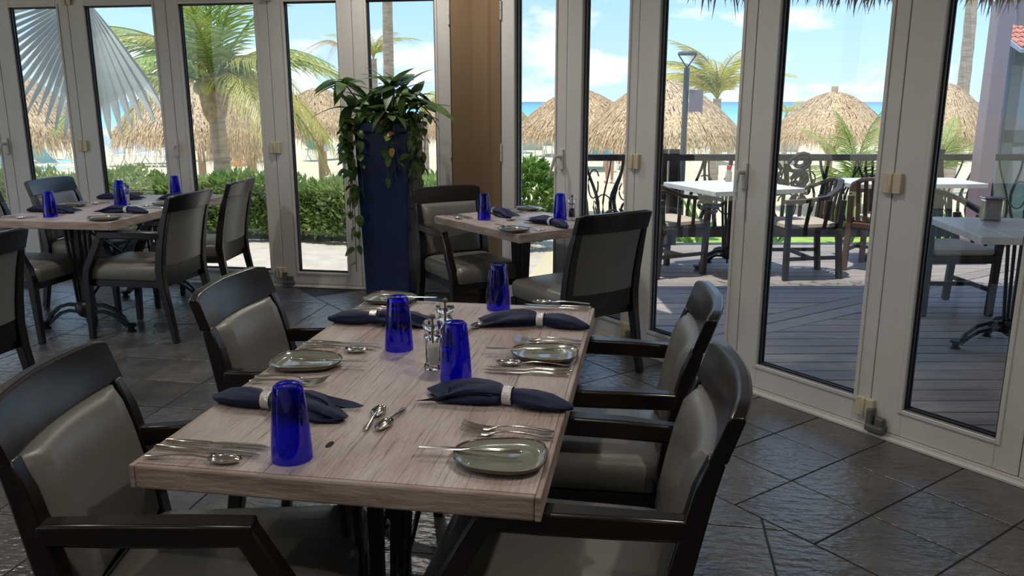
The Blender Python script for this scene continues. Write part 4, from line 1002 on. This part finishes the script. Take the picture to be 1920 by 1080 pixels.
p = at(1345, 185, 22); palm('yellow green palm rising behind the largest palapa', (p.x, p.y, ZS), tuple(p), .12, [(0, 50, 2), (30, 70, 0), (75, 55, 2), (140, 45, 2), (165, 60, 1), (190, 35, 2), (215, 55, 2), (260, 60, 2), (320, 50, 1), (345, 75, 2), (200, 80, 2), (180, 62, 2), (205, 45, 2), (225, 75, 1), (290, 70, 2), (175, 48, 1)], meshes=[FR[2], FR[2], FR[2]], scale=.95)
p = at(1828, -90, 22); q = at(1812, 190, 22); palm('curved bare palm trunk rising behind the palapa at the right', (q.x - .25, q.y, ZS), tuple(p), .15, [(0, 10, 1), (70, 20, 0), (140, 10, 1), (210, 15, 1), (280, 20, 0)], trunk_bend=(.12, 0), scale=1.1)
p = at(1610, 300, 10.2); palm('low feathery palm behind the railing at the iron butterflies', (p.x, p.y, ZS), (p.x, p.y, .40), .09, [(10, 60, 1), (60, 50, 0), (110, 65, 1), (160, 50, 0), (195, 35, 1), (230, 60, 0), (270, 55, 1), (320, 40, 1), (350, 30, 0), (180, 75, 0), (0, 80, 0), (205, 20, 1), (245, 30, 1), (285, 25, 1), (170, 25, 1), (30, 25, 1)], scale=.40, name='low_palm')
p = at(1760, 300, 10.8); palm('low feathery palm behind the railing at the right', (p.x, p.y, ZS), (p.x, p.y, .50), .09, [(10, 50, 1), (60, 50, 0), (110, 65, 1), (160, 40, 0), (195, 35, 1), (230, 60, 0), (270, 55, 1), (320, 40, 1), (180, 75, 0)], scale=.42, name='low_palm')
p = at(1475, 215, 30); palm('small distant palm left of the capped palapa', (p.x, p.y, ZS), tuple(p), .09, [(0, 50, 2), (60, 40, 2), (120, 60, 2), (180, 40, 2), (240, 50, 2), (300, 60, 2)], scale=.5)
p = at(850, 215, 16); palm('yellow palm crown showing right of the blue planter', (p.x - .6, p.y, ZS), (p.x - .6, p.y, p.z), .1, [(0, 45, 2), (40, 30, 2), (90, 50, 2), (180, 40, 2), (270, 40, 2), (320, 35, 2)], scale=.6)
# strap-leaved plants behind the railing
LS = leafmesh('leaf', .62, .045, M['shrub'], .25)
rnd = random.Random(9)
for i, (px, D, n) in enumerate(((1590, 9.1, 14), (1310, 9.0, 10), (1690, 9.5, 10), (1800, 9.2, 12), (1450, 9.0, 8))):
    p = at(px, 400, D); o = thing('strap_leaf_plant', ['strap-leaved plant under the far deck table, behind the railing', 'strap-leaved plant behind the railing under the first deck table', 'strap-leaved plant hidden partly by the wide door frame', 'strap-leaved plant behind the railing at the mauve column', 'strap-leaved plant left of the butterflies behind the railing', 'strap-leaved plant behind the nearest deck table'][i], 'plant', (p.x, p.y, -.16), group='plants behind the railing')
    for k in range(n): leafat(LS, o, (rnd.uniform(-.1, .1), rnd.uniform(-.06, .06), 0), rnd.uniform(0, 6.28), rnd.uniform(.75, 1.4), 0)

# silver fan palm ---------------------------------------------------------------------------
fp = thing('fan_palm', 'silver fan palm with a big pleated leaf hanging by the window', 'palm tree', (-10.6, 7.2, ZS))
def fan_leaf(R0, n, a0, a1, seed, short=0.0):
    r_ = random.Random(seed); b = MB()
    for i in range(n):
        th0 = a0 + (a1 - a0) * i / n; th1 = a0 + (a1 - a0) * (i + 1) / n; tm = (th0 + th1) / 2; u = (i + .5) / n
        L = R0 * r_.uniform(.94, 1.06) * (1 - short * (1 - u) ** 1.5)
        def pt(r, th, dz=0): return (r * math.cos(th), -.10 * r * r - .10 * r * math.cos((th - (a0 + a1) / 2)) + dz, r * math.sin(th))
        sw = (th1 - th0) * .5
        sp = .42 + .34 * min(1, u * 1.6)
        rows = [(.03, 1.15), (.3 * L, 1.1), (sp * L, 1.02), ((sp + (1 - sp) * .45) * L, .66), ((sp + (1 - sp) * .8) * L, .28), (L, .02)]
        vs = []
        for r, k in rows: vs += [pt(r, tm - sw * k), pt(r, tm, .045 * min(r, .6)), pt(r, tm + sw * k)]
        fs = []
        for k in range(len(rows) - 1):
            q_ = k * 3; fs += [(q_, q_ + 3, q_ + 4, q_ + 1), (q_ + 1, q_ + 4, q_ + 5, q_ + 2)]
        b.add(vs, fs)
    return b.mesh('fan_leaf', M['fan'])
fc = at(155, -10, 7.7); fb = Vector(fp.location)
fl = link('fan_leaf', fan_leaf(1.36, 24, R(190), R(312), 2, .34), fp, loc=tuple(fc - fb))
top = Vector((0, 0, 4.6)); MB().tube([(0, 0, 0), (.02, 0, 2.2), tuple(top)], [.22, .19, .18], 12).build('trunk', M['trunk'], fp, smooth=50)
d = fc - fb; MB().tube([tuple(top), tuple(top.lerp(d, .55) + Vector((0, 0, .75))), tuple(d)], [.05, .035, .02], 8).build('petiole', M['fan'], fp, smooth=50)
FL2 = fan_leaf(1.2, 24, R(-60), R(240), 6)
for k in range(6):
    f = link('fan_leaf', FL2, fp, loc=(.9 * math.cos(k * 1.05 + 1.2), .9 * math.sin(k * 1.05 + 1.2), 5.2)); f.rotation_euler = (R(-40), 0, k * 1.05 + 2.8)

# palapas -----------------------------------------------------------------------------------
def thatch_mesh(seed):
    """dome of radius 1, eave at z 0, apex at z .62"""
    r_ = random.Random(seed); b = MB()
    def zf(r): return .60 * (1 - r ** 1.75)
    n = 28; rg = []
    for r in (1.0, .9, .75, .55, .35, .15, .03): rg.append([(r * .98 * math.cos(2 * PI * k / n), r * .98 * math.sin(2 * PI * k / n), zf(r) - .03) for k in range(n)])
    b.loft(rg, cap=False)
    rg = []
    for r in (.03, .5, .93): rg.append([(r * math.cos(2 * PI * k / n), r * math.sin(2 * PI * k / n), zf(r) - .09) for k in range(n)])
    b.loft(rg, cap=False)
    for i in range(6500):
        r = math.sqrt(r_.random()) * 1.0; a = r_.uniform(0, 2 * PI); L = r_.uniform(.10, .20); r2 = r + L; w_ = r_.uniform(.003, .007); da = r_.gauss(0, .02)
        z = zf(min(r, 1)) + r_.uniform(-.01, .015)
        if r2 > 1: z2 = zf(1.0) - (r2 - 1) * r_.uniform(.8, 1.7); rr2 = 1 + (r2 - 1) * r_.uniform(.1, .6)
        else: z2 = zf(r2) + r_.uniform(.0, .022); rr2 = r2
        c_, s_ = math.cos(a), math.sin(a); c2, s2 = math.cos(a + da), math.sin(a + da)
        b.add([(r * c_ - w_ * s_, r * s_ + w_ * c_, z), (r * c_ + w_ * s_, r * s_ - w_ * c_, z), (rr2 * c2 + w_ * .6 * s2, rr2 * s2 - w_ * .6 * c2, z2), (rr2 * c2 - w_ * .6 * s2, rr2 * s2 + w_ * .6 * c2, z2)], [(0, 1, 2, 3)])
    for i in range(1500):
        a = r_.uniform(0, 2 * PI); L = r_.uniform(.05, .17); w_ = r_.uniform(.003, .006); c_, s_ = math.cos(a), math.sin(a); r = r_.uniform(.9, 1.0); r2 = r + r_.uniform(.0, .04)
        b.add([(r * c_ - w_ * s_, r * s_ + w_ * c_, 0.02), (r * c_ + w_ * s_, r * s_ - w_ * c_, .02), (r2 * c_, r2 * s_, -L)], [(0, 1, 2)])
    return b.mesh('thatch', M['thatch'])
TH = [thatch_mesh(1), thatch_mesh(2)]
def palapa(px, pye, pya, half, D, lab, k=0, cap=False):
    pe = at(px, pye, D); pa = at(px, pya, D); rad = half / 1564 * D; o = thing('palapa', lab, 'palapa', (pe.x, pe.y, ZS), rnd.uniform(0, 6), group='thatched palapas on the beach')
    ze = pe.z - ZS + .10 * rad; h = (pa.z - pe.z - .1 * rad)
    t_ = link('thatch', TH[k], o, loc=(0, 0, ze)); t_.scale = (rad, rad, h / .60); t_['kind'] = 'stuff'
    MB().tube([(0, 0, 0), (0, 0, ze + h * .95)], [.09, .08], 10).build('post', M['post'], o, smooth=50)
    if cap: MB().lathe([(.07, ze + h * .93), (.075, ze + h + .10), (.06, ze + h + .12)], 12).build('post_cap', M['post'], o, smooth=40)
    for j in range(4):
        a = j * PI / 2; MB().tube([(0, 0, ze - .5), (.55 * rad * math.cos(a), .55 * rad * math.sin(a), ze + h * .3)], .03, 6).build('brace', M['post'], o)
palapa(20, 268, 132, 150, 14, 'thatched palapa at the left picture edge')
palapa(375, 262, 128, 150, 19, 'thatched palapa behind the short coconut palm', 1)
palapa(470, 276, 130, 78, 15, 'thatched palapa with a long shaggy fringe right of the coconut palm', 0)
palapa(600, 250, 165, 95, 24, 'thatched palapa left of the planter foliage', 0)
palapa(828, 252, 178, 60, 22, 'thatched palapa glimpsed right of the blue planter', 1)
palapa(1085, 258, 168, 122, 17, 'thatched palapa seen beside the corner pier doors', 0)
palapa(1240, 270, 150, 152, 13, 'largest thatched palapa with the lamp post in front', 1)
palapa(1557, 262, 172, 110, 18.5, 'thatched palapa with a post cap above its peak', 0, True)
palapa(1762, 266, 156, 95, 15, 'thatched palapa at the right with the bare palm trunk behind', 1)
palapa(955, 226, 196, 36, 40, 'small distant thatched palapa beside the corner pier', 0)
palapa(1850, 225, 182, 36, 34, 'small distant thatched palapa at the reflected building stand-in', 1)

# loungers ------------------------------------------------------------------------------------
def lounger(mt):
    o = thing('beach_lounger', 'x', 'lounger')
    fr = MB()
    for s in (-1, 1):
        fr.tube([(-.55, s * .32, .32), (1.05, s * .32, .32)], .022, 6); fr.tube([(-.35, s * .32, .32), (-.95, s * .32, .80)], .022, 6)
        for x in (-.45, .85): fr.tube([(x - .12, s * .32, 0), (x, s * .32, .18), (x + .12, s * .32, 0)], .02, 6); fr.tube([(x, s * .32, .18), (x, s * .32, .32)], .02, 6)
    fr.tube([(-.95, -.32, .80), (-.95, .32, .80)], .022, 6); fr.tube([(1.05, -.32, .32), (1.05, .32, .32)], .022, 6)
    fr.build('frame', M['loungew'], o)
    MB().bar([(-.33, 0, .33), (1.03, 0, .33)], .60, .015).build('seat_sling', mt, o); MB().bar([(-.36, 0, .34), (-.93, 0, .79)], .60, .015).build('back_sling', mt, o)
    return o
lgs = [lounger(M['loungeb']), lounger(M['loungeg'])]; lf = [True, True]
def put_lg(px, py, rz, k, lab):
    d = ray(px, py); t_ = (ZS - CAMH) / d.z; x, y = d.x * t_, d.y * t_
    c = lgs[k] if lf[k] else copy_tree(lgs[k]); lf[k] = False
    c.location = (x, y, ZS + .003); c.rotation_euler = (0, 0, R(rz)); c.scale = (1.3, 1.3, 1.45); tag(c, lab, 'lounger', 'beach loungers'); return c
put_lg(44, 318, 95, 0, 'blue beach lounger at the far left under the palapa'); put_lg(82, 303, 100, 0, 'blue lounger draped with a turquoise towel'); put_lg(115, 330, 85, 0, 'blue lounger just above the hedge at the left'); put_lg(60, 350, 90, 0, 'nearest blue lounger low behind the left hedge')
put_lg(250, 312, 5, 1, 'pale lounger in profile left of the second pale lounger'); put_lg(292, 307, 10, 1, 'second pale lounger in profile beside the door handle'); put_lg(255, 276, 95, 1, 'pale lounger facing the sea behind the two in profile')
put_lg(384, 300, 92, 0, 'striped blue lounger just left of the coconut palm trunk'); put_lg(470, 305, 80, 0, 'blue lounger right of the coconut palm behind the hedge'); put_lg(610, 300, 60, 0, 'blue lounger beside the person in white')
put_lg(1000, 302, 95, 1, 'pale lounger seen end-on through the door beside the pier'); put_lg(1026, 292, 80, 1, 'pale lounger behind the end-on one'); put_lg(1118, 318, 100, 0, 'blue lounger seen through the railing by its end post'); put_lg(1178, 316, 90, 0, 'second blue lounger seen through the railing'); put_lg(1330, 298, 20, 1, 'pale lounger beyond the lamp post'); put_lg(1345, 306, 100, 1, 'pale lounger to the right of the lamp post'); put_lg(1470, 306, 90, 1, 'pale lounger below the capped palapa'); put_lg(740, 305, 80, 0, 'blue lounger behind the blue planter')
p = at(85, 272, 33); 
lg = [o_ for o_ in COL.objects if o_.get('label') == 'blue lounger draped with a turquoise towel'][0]
tw = thing('beach_towel', 'turquoise towel hanging over a lounger back', 'towel', tuple(lg.location), lg.rotation_euler.z); tw.scale = lg.scale
MB().bar([(-.62, 0, .60), (-.95, 0, .845), (-1.0, 0, .80), (-1.02, 0, .25)], .62, .02).build('cloth', M['towel'], tw)

# people on the beach -----------------------------------------------------------------------------
def person(px, py, D, rz, pose, wear, lab, lower=None):
    p = at(px, py, D); o = thing('person', lab, 'person', (p.x, p.y, ZS), rz)
    if pose == 'sit':
        J = {'pel': (0, 0, .50), 'ab': (-.04, 0, .66), 'ch': (-.08, 0, .86), 'nk': (-.06, 0, 1.0), 'hd': (-.04, 0, 1.10), 'hd2': (-.03, 0, 1.19)}
        legs = [((.02, s * .09, .49), (.40, s * .12, .56), (.50, s * .12, .12), (.62, s * .12, .06)) for s in (-1, 1)]
        arms = [((-.09, s * .17, .93), (.02, s * .24, .70), (.22, s * .16, .62), (.28, s * .15, .61)) for s in (-1, 1)]
    else:
        J = {'pel': (0, 0, .92), 'ab': (0, 0, 1.08), 'ch': (0, 0, 1.28), 'nk': (0, 0, 1.44), 'hd': (.02, 0, 1.55), 'hd2': (.02, 0, 1.65)}
        legs = [((0, s * .09, .88), (.03 * s, s * .10, .48), (-.04 + .04 * s, s * .10, .08), (.10, s * .11, .04)) for s in (-1, 1)]
        arms = [((0, s * .18, 1.38), (.0, s * .25, 1.10), (.10, s * .24, .88), (.13, s * .23, .80)) for s in (-1, 1)]
    rad = {'pel': .14, 'ab': .12, 'ch': .145, 'nk': .055, 'hd': .085, 'hd2': .075}
    vs, es, rs = [], [], []
    for k in J: vs.append(J[k]); rs.append(rad[k])
    es = [(i, i + 1) for i in range(5)]
    for l in legs:
        pr = 0
        for q, r_ in zip(l, (.085, .062, .042, .035)): vs.append(q); rs.append(r_); es.append((pr, len(vs) - 1)); pr = len(vs) - 1
    for l in arms:
        pr = 2
        for q, r_ in zip(l, (.055, .042, .032, .03)): vs.append(q); rs.append(r_); es.append((pr, len(vs) - 1)); pr = len(vs) - 1
    me = bpy.data.meshes.new('body'); me.from_pydata(vs, es, []); me.materials.append(M['skin'])
    b = bpy.data.objects.new('body', me); COL.objects.link(b); b.parent = o
    b.modifiers.new('skin', 'SKIN'); s2 = b.modifiers.new('sub', 'SUBSURF'); s2.levels = 1; s2.render_levels = 2
    for i, r_ in enumerate(rs): me.skin_vertices[0].data[i].radius = (r_, r_)
    me.skin_vertices[0].data[0].use_root = True
    h = J['hd2']; MB().lathe([(.095, -.03), (.10, .02), (.08, .07), (.02, .10)], 12, c=(h[0] - .015, h[1], h[2])).build('hair', M['hair'], o, smooth=60)
    z0, z1 = J['pel'][2], J['ch'][2]; x0, x1 = J['pel'][0], J['ch'][0]
    MB().lathe([(.155, z0 - .06), (.165, z0 + .05), (.155, z0 + .10)] if lower else [(.16, z0 - .06), (.165, z0 + .06), (.15, (z0 + z1) / 2), (.175, z1), (.165, z1 + .08), (.09, z1 + .13)], 14, c=(x0 / 2 + x1 / 2, 0, 0)).build('swimwear' if lower else 'shirt', M[wear], o, smooth=50)
person(304, 290, 37, R(160), 'sit', 'wear1', 'person in teal sitting beside the pale loungers', True)
person(607, 270, 27, R(200), 'stand', 'wear2', 'person in a pale shirt standing left of the planter')
person(447, 290, 26, R(30), 'sit', 'wear3', 'person in orange sitting right of the coconut palm trunk', True)
person(1143, 290, 25, R(250), 'stand', 'wear1', 'person in teal swimwear near the railing end post', True)
person(1180, 290, 22, R(120), 'stand', 'wear3', 'person in orange swimwear under the largest palapa', True)
person(1160, 290, 35, R(200), 'sit', 'wear2', 'person sitting between the two standing bathers')
